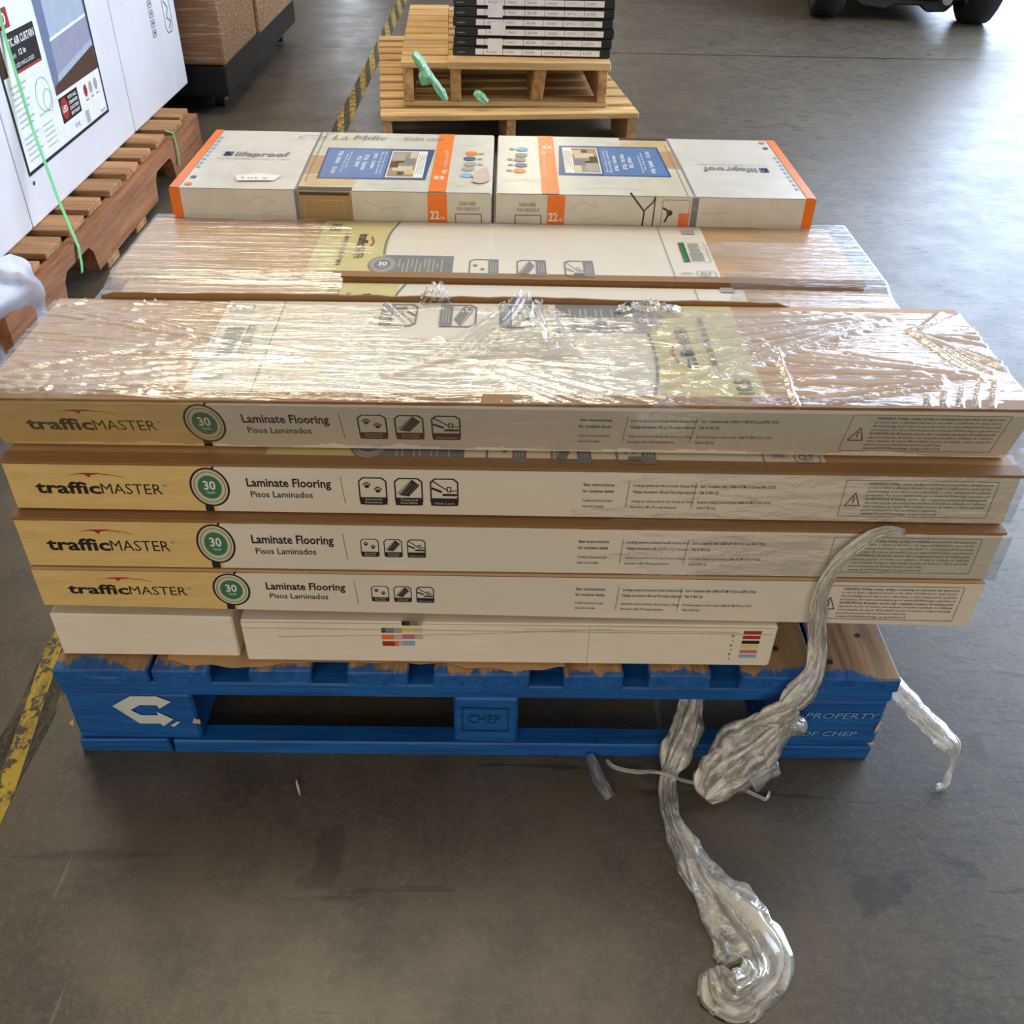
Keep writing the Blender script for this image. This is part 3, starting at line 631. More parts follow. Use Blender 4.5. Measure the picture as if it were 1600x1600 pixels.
# ribs fanning out of the pulled corner on the right and the bunch in the middle
def fan(ox, oy, a0, a1, n_, l0, l1, w0, w1, s0, s1, gap=0, sp=.02):
    for k in range(n_):
        a = math.radians(a0+(a1-a0)*(k+rng.uniform(-.3, .3))/n_); L = rng.uniform(l0, l1); g = rng.uniform(0, gap)
        x0, y0 = ox+rng.uniform(-sp, sp)+math.cos(a)*g, oy+rng.uniform(-sp, sp)*.5+math.sin(a)*g
        folds.append(((x0, y0), (x0+math.cos(a)*L, y0+math.sin(a)*L), rng.uniform(w0, w1), rng.uniform(s0, s1)))
fan(.57, .30, 176, 216, 26, .25, .52, .0025, .006, .5, 1.0, .06)
fan(.62, .13, 160, 200, 12, .12, .40, .002, .005, .5, 1.0, .1, .03)
fan(.60, .26, -70, 60, 12, .06, .16, .002, .005, .5, .9, .03)
fan(-.02, .17, -38, 4, 16, .15, .42, .002, .006, .25, .55, .1)
fan(-.20, .17, 158, 205, 18, .15, .38, .002, .005, .25, .6, .2, .03)
fan(-.60, .10, -5, 30, 10, .05, .18, .002, .004, .3, .7, .05)
for k in range(30):
    x = rng.uniform(-.61, -.33); y = rng.choice((rng.uniform(.28, .33), rng.uniform(.065, .12), rng.uniform(.07, .33))); folds.append(((x, y), (x+rng.uniform(-.05, .05), y+rng.uniform(-.012, .012)), rng.uniform(.0012, .003), rng.uniform(.3, .8)))
folds += [((.395, .20), (.388, .062), .002, 1.0), ((.21, .30), (.30, .315), .01, .6), ((-.14, .33), (-.09, .24), .004, .8), ((-.10, .25), (-.05, .22), .004, .8), ((.16, .085), (.30, .095), .003, .9)]
folds += [((.55+.02*k, .065), (.56+.025*k, .09+.01*k), .002, .8) for k in range(5)]
def top_film(s, t):
    x = -.645+1.365*s
    # v: 0 back edge -> .72 front edge -> 1 bottom of the front face
    if t < .72:
        y = .343-(.343-.060)*t/.72; z = .594+.0015*math.sin(s*9)
        if t < .05: z -= (.05-t)*.2
    else: y = .0575+.026*((t-.72)/.28); z = .594-(t-.72)/.28*.084
    hgt = 0; fo = 0
    for a, b, w_, st in folds:
        d, tt = seg(x, y if t < .72 else y-(.6-z)*.4, a, b); q = math.exp(-(d/w_)**2)*st*(1-.3*tt); hgt = max(hgt, q); 
    fo = hgt if t < .72 else hgt*.35
    c = noise.fractal((x*22, y*22, z*22), 1, 2, 4); c2 = noise.noise((x*60, y*60, z*60))
    edge = max(0, 1-min(s, 1-s)/.035)
    fo += max(0, c)*.25*(1 if t < .06 or edge > 0 else .12); lift = .0035+(hgt*.0065 if t < .72 else 0)+abs(c)*.0012
    if x < -.613: z -= (-.613-x)*1.4+.004*abs(c2); y += .004*c
    if x > .688: z -= (x-.688)*1.6+.004*abs(c2)
    if t < .72: p = (x, y, z+lift)
    else: p = (x+.002*c2, y-lift*.8, z)
    return p, min(1, fo)
def keep_top(s, t):
    x = -.645+1.365*s; q = noise.fractal((x*9, t*3, 2), 1, 2, 4)*.06
    if t > .97+q*.5: return False
    if t < .02+abs(q)*.6 and (x > -.5): return False
    if -.12 < x+q < -.02 and .08 < t+q < .30: return False
    return True
wrap = sheet('stretch_wrap', 420, 120, top_film, FT, keep_top, 'crinkled clear stretch film draped over the topmost front carton', 'stretch wrap', mat2=(FF, .72))
# bunched flap of film standing at the back edge of the top carton
def flap(s, t):
    bx, by = -.135+.275*s, .105+.05*math.sin(s*math.pi)+.03*s
    tx, ty, tz = .030+.070*s, .332+.010*math.sin(s*3), .613-.02*abs(s-.35)*2
    k = t**.9; x = bx+(tx-bx)*k+.02*math.sin(math.pi*t)*(1-s); y = by+(ty-by)*k; z = .6015+(tz-.6015)*k
    pl = math.sin(s*27+2.2*noise.noise((s*5, t*1.5, 6))+t*2); en = min(1, t*2.2)
    z += (abs(pl)*.0032+abs(noise.noise((s*9, t*4, 3)))*.006)*en*(1-.3*t)+.004*math.sin(math.pi*t)
    if t > .88: z += .009*noise.noise((s*11, t*7, 1)); y += .004*noise.noise((s*20, 5, 1))
    return (x, y, z), (.08+.42*max(0, pl)**3+.25*max(0, noise.noise((s*7, t*3, 2))))*min(1, t*1.6)+(.35 if t > .93 else 0)
FP = film('gathered_stretch_film', .0, .85, .10, (6, 2, 2), thick=(.95, .94, .92), thr=(.45, .65), bs=.5, rough=.12)
sheet('pleated_flap', 90, 60, flap, FP, lambda s, t: t < .9 or noise.noise((s*9, t*4, 8)) < .25, 'bunched pleated flap of film standing up at the back edge', parent=wrap)
def tuft(cx, cy, cz, r, h, seed):
    def f(s, t):
        a = (s-.5)*2; x = cx+a*r*(1+.3*noise.noise((s*7, t*4, seed))); y = cy+.02*noise.noise((s*5, t*5, seed+4)); z = cz+t*h*(1-.7*a*a)+.008*noise.noise((s*14, t*9, seed))
        return (x, y, z), .25+.6*abs(noise.noise((s*12, t*8, seed+2)))
    return f
sheet('torn_tuft', 30, 16, tuft(-.07, .345, .593, .022, .03, 3), FP, None, 'small torn tuft of film at the back edge', parent=wrap)
sheet('torn_tuft', 40, 18, tuft(.235, .318, .593, .045, .022, 9), FP, lambda s, t: noise.noise((s*9, t*6, 1)) < .35, 'ragged tuft of film above the round badge', parent=wrap)
# tight band of film across the second and third cartons, right half
def band(s, t):
    x = .12+.583*s; z = .505-.160*t; y = .0505 if z > .4265 else (.0345 if z < .422 else .0345+.016*(z-.422)/.0045)
    c = noise.noise((x*10+z*25, z*60, 4)); return (x, y-.0012-.001*abs(c), z), max(0, c)*.35
sheet('stretch_wrap_band', 120, 50, band, FF, lambda s, t: s > .25*noise.fractal((2, t*6, 1), 1, 2, 4)+.12, 'tight clear film band over the right half of the second and third front cartons', 'stretch wrap')
# film over the second and third rows: torn left piece and right piece
def rows(x0, x1):
    def f(s, t):
        x = x0+(x1-x0)*s; y = .865-.26*t if t < .8 else .657-.02-(t-.8)*1.4; z = .5235
        if t < .8: y = .862-(.862-.603)*t/.8; z = .5215+.0015
        else: y = .602-(t-.8)/.2*.225; z = .5220-.0105*min(1, (t-.8)/.03)
        c = noise.fractal((x*5, y*40, 2), 1, 2, 4); rib = max(0, noise.noise((x*1.5, y*70, 5)))
        if x < -.640: z -= (-.640-x)*1.5
        if x > .690: z -= (x-.690)*1.5
        return (x, y, z+.001+abs(c)*.0012+rib*.0022), min(1, rib*.9+max(0, c)*.3)
    return f
sheet('stretch_wrap_sheet', 130, 90, rows(-.665, -.14), FR, lambda s, t: s < .78+.25*noise.fractal((t*5, 0, 7), 1, 2, 4), 'streaky clear film over the left end of the two middle carton rows', 'stretch wrap')
sheet('stretch_wrap_sheet', 130, 90, rows(.20, .712), FR, lambda s, t: s > .42+.22*noise.fractal((t*4, 3, 1), 1, 2, 4)+(.2 if t < .25 else 0), 'streaky clear film over the right end of the two middle carton rows', 'stretch wrap')

# ------------------------------------------------------------------ twisted film tails
TW = film('twisted_film', .16, .55, .62, (2.2, 2.2, 13), thick=(.96, .92, .82), rough=.16, thr=(.45, .62), attr='along', bs=.8, gl_=1.1)
TC = film('thin_twisted_film', .08, .35, .35, (2.5, 2.5, 13), thick=(.9, .9, .9), rough=.1, thr=(.48, .66), attr='along')
def tail(name, pts, wid, label, mat=TW, flatk=.45, crump=.35, seed=1, n=32, step=.003, parent=None):
    P = [Vector(p) for p in pts]; C = []; Wd = []
    for i in range(len(P)-1):
        p0, p1, p2, p3 = P[max(i-1, 0)], P[i], P[i+1], P[min(i+2, len(P)-1)]; k = max(3, int((p2-p1).length/step))
        for j in range(k):
            t = j/k; C.append(.5*((2*p1)+(p2-p0)*t+(2*p0-5*p1+4*p2-p3)*t*t+(3*p1-p0-3*p2+p3)*t**3)); Wd.append(wid[i]*(1-t)+wid[i+1]*t)
    C.append(P[-1]); Wd.append(wid[-1])
    vs = []; fo = []; al = []; ln = 0
    for i, c in enumerate(C):
        t = (C[min(i+1, len(C)-1)]-C[max(i-1, 0)]).normalized(); ln += (C[i]-C[i-1]).length if i else 0
        view = Vector((0.0, -.75, .66))
        a = t.cross(view).normalized(); b = a.cross(t).normalized(); tw = ln*2.5
        for k in range(n):
            an = 2*math.pi*k/n; ca, sa = math.cos(an+tw), math.sin(an+tw)
            rib = noise.noise((ca*2.6, sa*2.6, ln*7+seed*7)); r2 = noise.noise((ca*6, sa*6, ln*12+seed*3)); cr = noise.fractal((math.cos(an)*2.0, ln*30, seed+math.sin(an)*2.0), .9, 2, 2)
            r = Wd[i]*(1+crump*rib*1.9+crump*.8*r2+crump*.6*cr)
            p = c+a*math.cos(an)*r+b*math.sin(an)*r*flatk; p.z = max(p.z, .0015); vs.append(p); fo.append(max(0, rib)*.9+max(0, r2)*.6); al.append((ca, sa, ln*2.2+seed))
    fs = [(i*n+k, i*n+(k+1) % n, (i+1)*n+(k+1) % n, (i+1)*n+k) for i in range(len(C)-1) for k in range(n)]
    fs += [tuple(range(n))[::-1], tuple(range((len(C)-1)*n, len(C)*n))]
    me = bpy.data.meshes.new(name); me.from_pydata(vs, [], fs); me.materials.append(mat)
    at = me.attributes.new('fold', 'FLOAT', 'POINT'); at.data.foreach_set('value', fo)
    a3 = me.attributes.new('along', 'FLOAT_VECTOR', 'POINT'); a3.data.foreach_set('vector', [q for v in al for q in v])
    for p in me.polygons: p.use_smooth = True
    o = bpy.data.objects.new(name, me); COL.objects.link(o)
    if parent is not None: o.parent = parent; o['label'] = label
    else: tag(o, label, 'film strand')
    return o
rope = tail('film_strand', [(.560, .036, .424), (.530, .033, .428), (.497, .022, .416), (.474, .020, .378), (.463, .018, .334), (.467, .015, .290), (.474, .008, .25), (.476, -.008, .21), (.463, -.018, .172), (.448, -.024, .148), (.440, -.030, .128), (.415, -.042, .102), (.385, -.054, .07), (.362, -.064, .045), (.345, -.076, .026), (.334, -.088, .018)],
     [.004, .006, .0065, .007, .008, .011, .012, .013, .020, .015, .020, .034, .040, .037, .029, .013], 'twisted film rope with fat bunched end, hanging over the right front of the cartons', flatk=.42, seed=2, n=48)
tail('film_wisp', [(.455, -.025, .152), (.435, -.032, .142), (.415, -.034, .134), (.398, -.034, .122)], [.009, .012, .010, .002], 'short ragged wisp sticking out left', flatk=.3, crump=.7, seed=9, parent=rope)
tail('film_wisp', [(.446, -.03, .125), (.470, -.03, .108), (.478, -.03, .098)], [.014, .011, .003], 'short ragged wisp on the right', flatk=.4, crump=.7, seed=12, parent=rope)
tail('film_wisp', [(.395, -.07, .045), (.42, -.06, .055), (.44, -.055, .06)], [.020, .015, .008], 'crumpled grey lump low on the right', mat=TC, flatk=.5, crump=.7, seed=14, parent=rope)
tail('film_strand', [(.330, .09, .12), (.329, .05, .085), (.318, .015, .062), (.300, -.018, .040), (.288, -.036, .016), (.280, -.07, .010), (.281, -.114, .011), (.295, -.161, .012), (.309, -.21, .013), (.332, -.256, .015), (.352, -.292, .017), (.366, -.322, .018), (.364, -.346, .018), (.346, -.366, .018), (.326, -.376, .016), (.311, -.360, .014), (.305, -.336, .010)],
     [.012, .014, .020, .020, .012, .010, .010, .016, .020, .030, .032, .030, .026, .020, .026, .022, .010], 'longest twisted film tail trailing from inside the pallet across the concrete', flatk=.35, crump=.5, seed=3, n=56)
tail('film_string', [(.197, -.009, .004), (.208, -.022, .004), (.236, -.031, .005), (.273, -.046, .022), (.321, -.051, .006), (.387, -.058, .005), (.418, -.073, .004), (.429, -.078, .004), (.437, -.064, .004)], [.003, .0035, .0035, .003, .0025, .0025, .002, .002, .0015], 'thin white film string lying across the floor before the blue pallet', flatk=.8, crump=.4, seed=31, n=10)
tail('film_wisp', [(.172, -.004, .012), (.176, -.02, .010), (.184, -.047, .006), (.197, -.078, .004)], [.005, .008, .009, .008], 'short clear film scrap poking from under the middle of the pallet', mat=TC, flatk=.3, crump=.5, seed=33, n=16)
tail('film_strand', [(.612, .05, .150), (.621, .02, .137), (.640, .008, .120), (.662, -.005, .100), (.687, -.015, .080), (.706, -.028, .068), (.712, -.034, .045), (.712, -.038, .022), (.705, -.05, .008), (.690, -.056, .007)],
     [.006, .012, .014, .012, .013, .010, .004, .004, .006, .005], 'white twisted film tail drooping to the floor off the right side of the pallet', flatk=.4, crump=.4, seed=41)
m = MB(); m.tube([(-.272, -.052, .0035), (-.268, -.062, .003), (-.262, -.078, .003)], [.001, .0022, .0008], K['ywhite'], 6)
tag(make('wood_sliver', m), 'tiny pale wood sliver on the floor in front of the blue pallet, left half', 'wood sliver')

# ------------------------------------------------------------------ wooden pallet and white cartons on the left
wy = wood('pallet_timber_y', (178, 118, 72), (112, 62, 36), 1); wx = wood('pallet_timber_x', (200, 148, 94), (120, 76, 44), 0)
lp_ = empty('wooden_pallet', (-1.7, 2.0, 0), 'long brown wooden stringer pallet under the white cartons on the left', 'pallet')
def stringer(par, x0, x1, y0, y1, z0, z1, mat, notches):
    poly = [(y0, z0)]
    for a, b, d in notches: poly += [(a, z0), (a+.015, z0+d*.75), (a+.04, z0+d), (b-.04, z0+d), (b-.015, z0+d*.75), (b, z0)]
    poly += [(y1, z0), (y1, z1), (y0, z1)]
    m = MB(); m.prism(poly, x0, x1, mat, 'x'); bm = bmesh.new()
    o = make('stringer', m, par, smooth=False); bmx = bmesh.new(); bmx.from_mesh(o.data); bmesh.ops.triangulate(bmx, faces=[f for f in bmx.faces if len(f.verts) > 4]); bmesh.ops.recalc_face_normals(bmx, faces=bmx.faces[:]); bmx.to_mesh(o.data); bmx.free(); bm.free()
    return o
for xa in (-1.205, -1.72, -2.2): stringer(lp_, xa, xa+.038, 1.16, 2.93, .022, .150, wy, ((1.49, 1.74, .085), (2.33, 2.56, .085)))
ys = 1.18
for i in range(11): board('deck_board', lp_, -2.2+random.uniform(-.01, .005), -1.188+random.uniform(-.012, .008), ys, ys+.112+random.uniform(-.008, .012), .150, .170, wx, .002, .001); ys += .1625
for ya in (1.16, 1.30, 1.80, 2.08, 2.66, 2.8): board('bottom_board', lp_, -2.2, -1.165, ya, ya+.1, .0, .0215, wx)
WC = flat('white_coated_carton', (232, 226, 224), .38); KC = kraft('white_carton_board', (228, 222, 220), .45)
def wcarton(y0, y1, label, print_fn=None, grp='white cartons on the wooden pallet'):
    r = empty('white_carton', (-1.7, (y0+y1)/2, .1705), label, 'carton', grp)
    m = MB(); m.box(-2.15, -1.295, y0+.002, y1-.002, .1708, 1.85, KC); make('carton_body', m, r, bevel=.006, segs=2)
    m = MB(); m.box(-1.2946, -1.2940, y0+.006, y1-.006, .236, .238, K['lgrey'])
    for fn, nm in print_fn or ():
        P = Print(lambda u, v, n: Vector((-1.2945+n, u, v))); fn(P); make(nm, P.mb, r)
    return r
def lab1(P):
    b = 1.733; P.rect(1.733, .297, 2.392, .93, 'bwhite')
    K['lilac'] = flat('lilac_grey_photo_print', (158, 154, 172), .4); K['sage'] = flat('pale_grey_photo_print', (176, 184, 196), .4); K['steel'] = flat('steel_blue_photo_print', (116, 126, 152), .4); K['wood2'] = flat('dark_floor_photo_print', (84, 60, 48), .4)
    P.poly([(2.03, .93), (2.39, .93), (2.39, .435), (2.036, .435)], 'sage')
    P.poly([(2.025, .93), (2.09, .93), (2.083, .47), (2.045, .44), (2.03, .44)], 'steel')
    P.poly([(2.083, .571), (2.378, .586), (2.384, .515), (2.076, .470)], 'lilac'); P.poly([(2.372, .93), (2.392, .93), (2.388, .50), (2.376, .51)], 'steel')
    P.poly([(2.08, .579), (2.378, .594), (2.378, .586), (2.08, .571)], 'bwhite')
    P.poly([(2.076, .482), (2.383, .521), (2.383, .505), (2.071, .465)], 'sage')
    P.poly([(2.030, .434), (2.041, .459), (2.383, .503), (2.384, .434)], 'wood2')
    P.poly([(1.739, .40), (1.739, .64), (1.812, .62), (1.812, .57), (1.79, .535)], 'brown') if False else P.rect(1.735, .545, 1.775, .64, 'brown')
    P.rect(1.812, .540, 1.999, .641, 'black'); P.rect(1.812, .540, 1.999, .547, 'dred')
    P.text('TIC AIR CURTAIN', 1.82, .607, .17, .019, 'bwhite', True); P.text('12 in', 1.87, .580, .045, .014, 'bwhite', True); P.text('WHITE', 1.822, .578, .028, .010, 'bwhite'); P.text('LED INCLUDED', 1.835, .555, .12, .010, 'bwhite')
    P.rect(1.78, .652, 1.862, .700, 'red'); P.text('60', 1.79, .662, .055, .028, 'bwhite', True)
    P.rect(2.034, .354, 2.184, .424, 'black'); P.ell(2.068, .390, .026, .030, 'red'); P.text('LED', 2.05, .382, .036, .016, 'bwhite', True)
    for k, t in enumerate(('FITS ALL', 'STANDARD', 'DOORS', 'EASY MOUNT')): P.text(t, 2.105, .407-k*.015, .068, .009, 'bwhite', True)
    for k, c in enumerate(('red', 'lgrey', 'lgrey')): P.ell(2.245+k*.045, .398, .014, .018, c); P.rect(2.235+k*.045, .368, 2.258+k*.045, .374, 'lgrey')
    for k in range(8): P.rect(2.205, .311+k*.0045, 2.235, .3135+k*.0045, 'ink2')
    P.text('CE UL', 2.11, .322, .04, .012, 'ink2'); P.text('MADE IN', 2.33, .31, .04, .008, 'ink2')
    for k in range(14):
        if k in (8,): continue
        P.text('easy to install high airflow' if k % 2 else 'built-in wall mounting plate', 1.765, .515-k*.0145, .10-.015*(k % 3), .0065, 'grey')
        if k > 6: P.text('low noise motor unit', 1.895, .515-k*.0145, .07, .006, 'grey')
    P.ring(1.95, .46, .05, .045, .002, 'sky'); P.ring(1.97, .44, .03, .03, .002, 'lgrey')
    P.frame(1.732, .296, 2.394, .93, .009, 'black', .001)
    P.ell(1.748, .274, .006, .006, 'ink1', 8)
def lab2(P):
    K['scr'] = K['ink1']
    for k in range(4):
        v = .515-k*.033; P.frame(2.975, v-.012, 3.02, v+.014, .003, 'grey', .002); P.path([(2.985, v-.006), (2.995, v+.008), (3.006, v-.004), (3.012, v+.006)], .003, 'ink1')

def lab3(P):
    P.frame(3.14, .385, 3.23, .52, .004, 'ink2', .02); P.path([(3.16, .5), (3.2, .47), (3.17, .44), (3.215, .42), (3.18, .4)], .006, 'ink2')
wcarton(1.10, 1.675, 'plain white tall carton at the left picture edge, nearest on the wooden pallet')
wcarton(1.675, 2.60, 'tall white carton with black framed product label and green strap', [(lab1, 'product_label')])
wcarton(2.60, 3.30, 'tall white carton with small handling symbols, farthest on the wooden pallet', [(lab2, 'handling_symbols'), (lab3, 'round_symbol')])
gs = flat('green_strapping', (120, 200, 132), .35)
def ribbon(name, pts, w_, mat, label, cat):
    m = MB(); vs = []
    for p in pts: p = Vector(p); vs += [p+Vector((0, -w_/2, 0)), p+Vector((0, w_/2, 0)), p+Vector((.0008, -w_/2, 0)), p+Vector((.0008, w_/2, 0))]
    n_ = len(pts); m.add(vs, [f for i in range(n_-1) for f in ((4*i, 4*i+4, 4*i+5, 4*i+1), (4*i+2, 4*i+3, 4*i+7, 4*i+6), (4*i, 4*i+2, 4*i+6, 4*i+4), (4*i+1, 4*i+5, 4*i+7, 4*i+3))]+[(0, 1, 3, 2), (4*n_-4, 4*n_-2, 4*n_-1, 4*n_-3)], mat)
    return tag(make(name, m), label, cat)
ribbon('plastic_strap', [(-1.5, 1.93, 1.852), (-1.30, 1.93, 1.854), (-1.288, 1.93, 1.845), (-1.286, 1.80, .64), (-1.255, 1.745, .43), (-1.205, 1.675, .26), (-1.159, 1.622, .14), (-1.156, 1.605, .095), (-1.158, 1.60, .075)], .016, gs, 'light green plastic strap running down the labelled white carton to the pallet', 'strap')
ribbon('plastic_strap', [(-1.19, 2.60, .178), (-1.162, 2.60, .172), (-1.158, 2.60, .10), (-1.158, 2.59, .06)], .010, gs, 'short green plastic strap end at the far end of the left wooden pallet', 'strap')
# loose white plastic at the near pallet corner
WP = film('white_plastic_bag', .5, .3, .3, (.8, .8, .8), thick=(.62, .67, .80), rough=.55, bs=.2, gl_=.25)
def bag(s, t):
    x = -1.24+.07*s+.02*math.sin(t*5); y = 1.00+.36*s; z = .30*(1-t)+.012
    x += .03*t+.02*noise.noise((s*4, t*4, 1)); y += .03*noise.noise((s*3, t*5, 5))
    y -= .10*max(0, .3-t)
    return (x+.003*noise.noise((s*9, t*9, 2)), y-.05*(1-t)*s, z-.05*s*(1-t)), .3
sheet('plastic_bag', 50, 40, bag, WP, None, 'loose white plastic sheeting at the near corner of the left wooden pallet', 'plastic sheeting')

# ------------------------------------------------------------------ shrink wrapped brown cartons on a dolly, far left
GK = kraft('shrink_wrapped_kraft', (150, 110, 72), .28, .55)
dk = flat('black_plastic', (26, 26, 28), .4); stl = flat('worn_steel', (170, 170, 168), .3, .9)
G4 = 'shrink wrapped brown cartons at the top left'
for (a, b, x0, lb) in ((3.46, 4.10, -1.172, 'brown shrink wrapped carton at top left, front end beside the white cartons'), (4.11, 5.2, -1.158, 'long brown shrink wrapped carton behind the first one at top left')):
    m = MB(); m.box(-1.95, x0, a, b, .205, 2.1, GK); tag(make('wrapped_carton', m, bevel=.01, segs=2), lb, 'carton', G4)
dl = empty('platform_dolly', (-1.5, 4.3, 0), 'black low platform dolly under the brown shrink wrapped cartons', 'dolly')
board('platform', dl, -1.93, -1.18, 3.47, 5.1, .075, .2045, dk, .006, 0)
for x in (-1.26, -1.86):
    for y in (3.62, 4.98):
        m = MB(); m.tube([(x-.02, y, .036), (x+.02, y, .036)], .036, dk, 20); c = make('caster_wheel', m, dl)
        m = MB(); m.box(x-.028, x-.022, y-.025, y+.025, .025, .075, stl); m.box(x+.022, x+.028, y-.025, y+.025, .025, .075, stl); m.box(x-.028, x+.028, y-.03, y+.03, .0722, .076, stl); k_ = make('fork', m, c); k_['label'] = 'steel caster fork'
m = MB(); m.box(-1.30, -1.27, 4.70, 4.72, .0, .02, stl)

# ------------------------------------------------------------------ stacked pallets and dark product boxes in the background
w2x = wood('background_timber_x', (234, 196, 134), (184, 136, 80), 0); w2y = wood('background_timber_y', (214, 168, 106), (146, 98, 56), 1)
p1 = empty('wooden_pallet', (0, 3.0, 0), 'lower pale wooden pallet of the pair in the background, standing on the floor', 'pallet', None, (0, 0, math.radians(6.5)))
def lboard(name, par, x0, x1, y0, y1, z0, z1, mat):
    m = MB(); m.box(x0, x1, y0, y1, z0, z1, mat, .001); return make(name, m, par, world=False, bevel=.003)
for xa in (-.455, .035, .525):
    m = MB(); m.prism([(.0, 0), (.3, 0), (.33, .06), (.55, .06), (.58, 0), (.85, 0), (.88, .06), (1.1, .06), (1.13, 0), (1.45, 0), (1.45, .128), (.0, .128)], xa, xa+.036, w2y, 'x'); o = make('stringer', m, p1, world=False)
    bm = bmesh.new(); bm.from_mesh(o.data); bmesh.ops.triangulate(bm, faces=[f for f in bm.faces if len(f.verts) > 4]); bmesh.ops.recalc_face_normals(bm, faces=bm.faces[:]); bm.to_mesh(o.data); bm.free()
yy = -.006
for k in range(11): lboard('deck_board', p1, -.462, .568, yy, yy+.095, .128, .152, w2x); yy += .136
p2 = empty('wooden_pallet', (.03, 3.10, .1525), 'upper wooden pallet of the background pair carrying the dark flat boxes', 'pallet', None, (0, 0, math.radians(3)))
for xa, wd in ((-.408, .04), (-.222, .042), (.368, .036)):
    m = MB(); m.box(xa, xa+wd, 0, 1.25, .018, .142, w2y, .001); make('stringer', m, p2, world=False, bevel=.003)
m = MB(); m.prism([(.10, .0185), (.15, .0185), (.165, .142), (.115, .142)], .03, .30, w2y, 'y'); o = make('support_block', m, p2, world=False, bevel=.003); o['label'] = 'loose slanted wood block between the decks'
for ya in (0, .55, 1.13): lboard('bottom_board', p2, -.41, .41, ya, ya+.11, .0, .018, w2x)
yy = .0
for k in range(9): lboard('deck_board', p2, -.415, -.225, yy, yy+.112, .142, .166, w2x); yy += .135
lboard('lead_board', p2, -.228, .412, -.02, .09, .142, .172, w2x)
yy = .1
for k in range(8): lboard('deck_board', p2, -.225, .408, yy, yy+.1, .142, .168, w2x); yy += .135
K['striplabel'] = flat('cream_strip_label', (250, 238, 226), .4)
BK = flat('black_glossy_carton', (24, 26, 26), .35); DG = flat('dark_green_carton_end', (22, 52, 52), .4)
zb = .3255; names = ['lowest', 'second from bottom', 'third from bottom', 'fourth from bottom', 'fifth from bottom', 'sixth from bottom', 'seventh from bottom', 'topmost']
for k in range(8):
    h = .0352
    r = empty('product_box', (.14, 3.25, zb), f'flat black product box with white label strip, {names[k]} in the background stack', 'box', 'flat black boxes on the background pallet')
    xo = random.uniform(-.006, .006)
    m = MB(); m.box(-.178+xo, .448+xo, 3.165, 4.1, zb, zb+h-.001, BK); make('box_body', m, r, bevel=.003)
    P = Print(lambda u, v, n: Vector((u, 3.1645-n, v)))
    a0, a1 = -.088+xo, .405+xo; P.rect(a0, zb+.006, a1, zb+.0275, 'striplabel')
    for i in range(6): u = a0+.03+(a1-a0-.03)*i/6; P.rect(u, zb+.006, u+.002, zb+.0275, 'ink2'); P.text(('4523', 'FROST', 'SKU 88', '12x24', 'QTY 6', 'LOT')[i], u+.012, zb+.013, .035, .008, 'ink2')
    P.rect(-.165, zb+.012, -.135, zb+.016, 'ink2')
    if k in (0,): P.rect(-.175+xo, zb+.002, -.105, zb+.026, 'sage' if 'sage' in K else 'grey') if False else None
    make('front_label', P.mb, r); zb += h
st = film('clear_label_tape', .35, 0, .3, (8, 8, 8)); 
for k, z0 in enumerate((.345, .404, .466, .528)):
    m = MB(); m.box(-.045+.012*(k % 2), .012+.012*(k % 2), 3.1632-.0012, 3.1632, z0, z0+.046, K['bwhite'])
    tag(make('sticker', m), f'clear white sticker on the black boxes, {["lowest", "second lowest", "third lowest", "fourth lowest"][k]} of the column', 'sticker', 'stickers down the black box stack')
GF = film('green_stretch_film', .6, .3, .3, (12, 12, 12), thick=(.35, .85, .45), rough=.2, attr='along')
o = tail('green_film_tail', [(-.323, 2.97, .372), (-.300, 2.975, .345), (-.282, 2.97, .315), (-.255, 2.965, .283), (-.225, 2.97, .24), (-.203, 2.975, .203)], [.010, .017, .018, .014, .015, .009], 'green twisted film hanging over the front left of the upper background pallet', mat=GF, flatk=.5, seed=51)
o = tail('green_film_tail', [(-.281, 2.972, .325), (-.284, 2.965, .29), (-.281, 2.966, .262)], [.016, .022, .014], 'green film lump beside the hanging green twist on the upper background pallet', mat=GF, flatk=.5, seed=53)
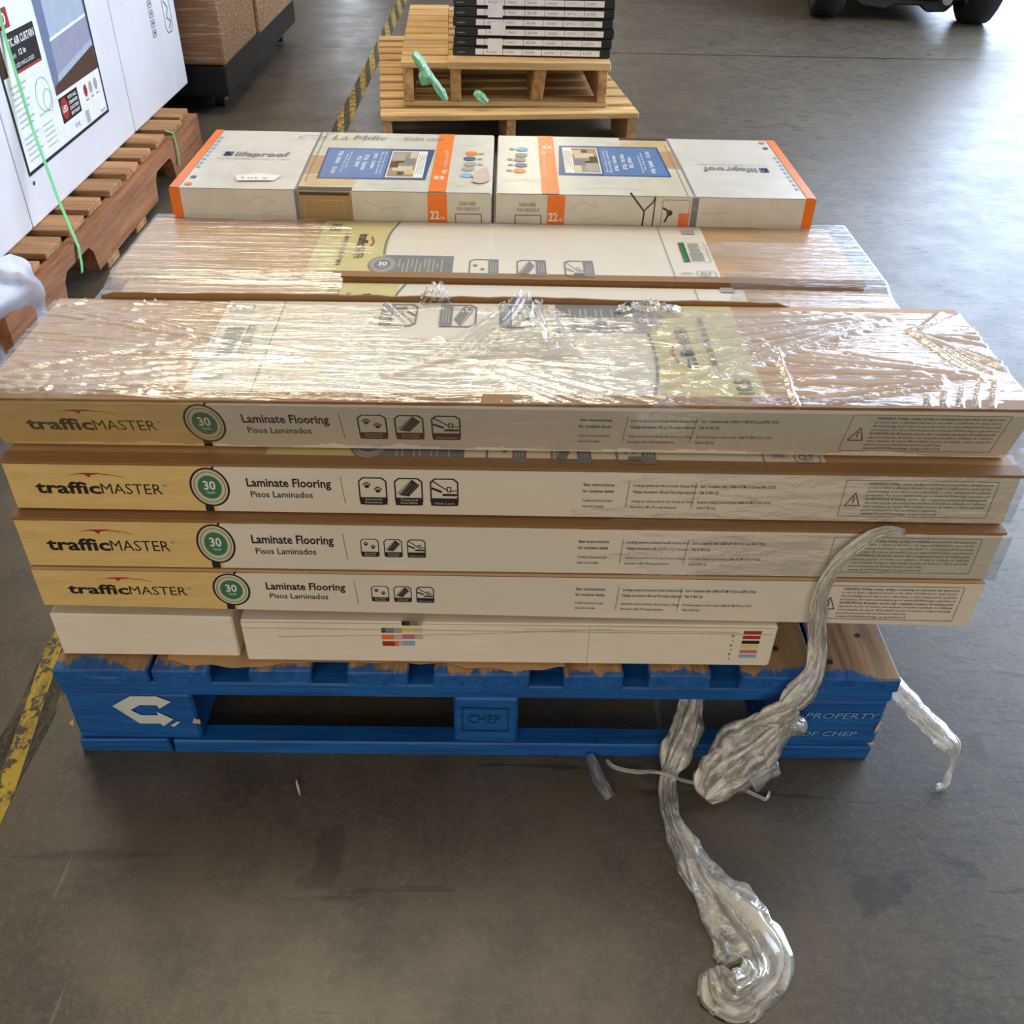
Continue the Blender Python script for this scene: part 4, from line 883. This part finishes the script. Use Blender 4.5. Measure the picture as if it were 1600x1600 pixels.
o = tail('green_film_tail', [(-.095, 3.05, .218), (-.072, 3.045, .205), (-.045, 3.04, .182)], [.010, .018, .012], 'small green film scrap between the decks of the background pallets', mat=GF, flatk=.5, seed=55)

# ------------------------------------------------------------------ parked vehicle at the top right
car = empty('car', (2.74, 6.85, 0), 'dark vehicle parked at the top right, only tyres and underside showing', 'car', None, (0, 0, math.radians(-8)))
rub = flat('tyre_rubber', (22, 22, 24), .7); pnt = flat('dark_grey_car_paint', (62, 58, 56), .3, .3, .5); und = flat('underbody_black', (30, 28, 27), .6); chrome = flat('silver_bumper', (186, 176, 172), .25, .8)
for x in (-.50, .44):
    for y in (-.85, 1.6):
        m = MB(); prof = [(-.085, .24), (-.095, .29), (-.075, .325), (.075, .325), (.095, .29), (.085, .24)]
        vs = []; n_ = 36
        for i in range(n_):
            a = 2*math.pi*i/n_
            for (xx, rr) in prof: vs.append((x+xx, y+rr*math.cos(a), .325+rr*math.sin(a)))
        m.add(vs, [(i*6+k, ((i+1) % n_)*6+k, ((i+1) % n_)*6+(k+1) % 6, i*6+(k+1) % 6) for i in range(n_) for k in range(6)], rub)
        t = make('tyre', m, car, world=False, smooth=True)
        m = MB(); m.tube([(x-.06, y, .325), (x+.06, y, .325)], .235, chrome, 28); make('wheel_rim', m, t, world=False)
m = MB(); m.prism([(-1.02, .62), (-1.05, .30), (-1.0, .135), (-.6, .13), (1.9, .15), (2.3, .34), (2.3, .8), (1.9, .95), (1.2, 1.0), (.9, 1.45), (-.8, 1.5), (-1.0, 1.0)], -.40, .34, pnt, 'x'); make('car_body', m, car, world=False, bevel=.03, segs=3)
m = MB(); m.box(.30, .68, -1.16, -1.04, .19, .36, chrome); make('rear_bumper', m, car, world=False, bevel=.03, segs=3)
m = MB(); m.prism([(-.38, .14), (-.30, .09), (-.14, .07), (-.08, .10), (.08, .10), (.12, .065), (.24, .07), (.30, .14)], -.98, .3, und, 'y'); make('underbody_tank', m, car, world=False, bevel=.01)
m = MB(); m.tube([(.2, -1.12, .16), (.2, -.9, .16)], .03, chrome, 12); make('exhaust_pipe', m, car, world=False)
bpy.context.view_layer.update()
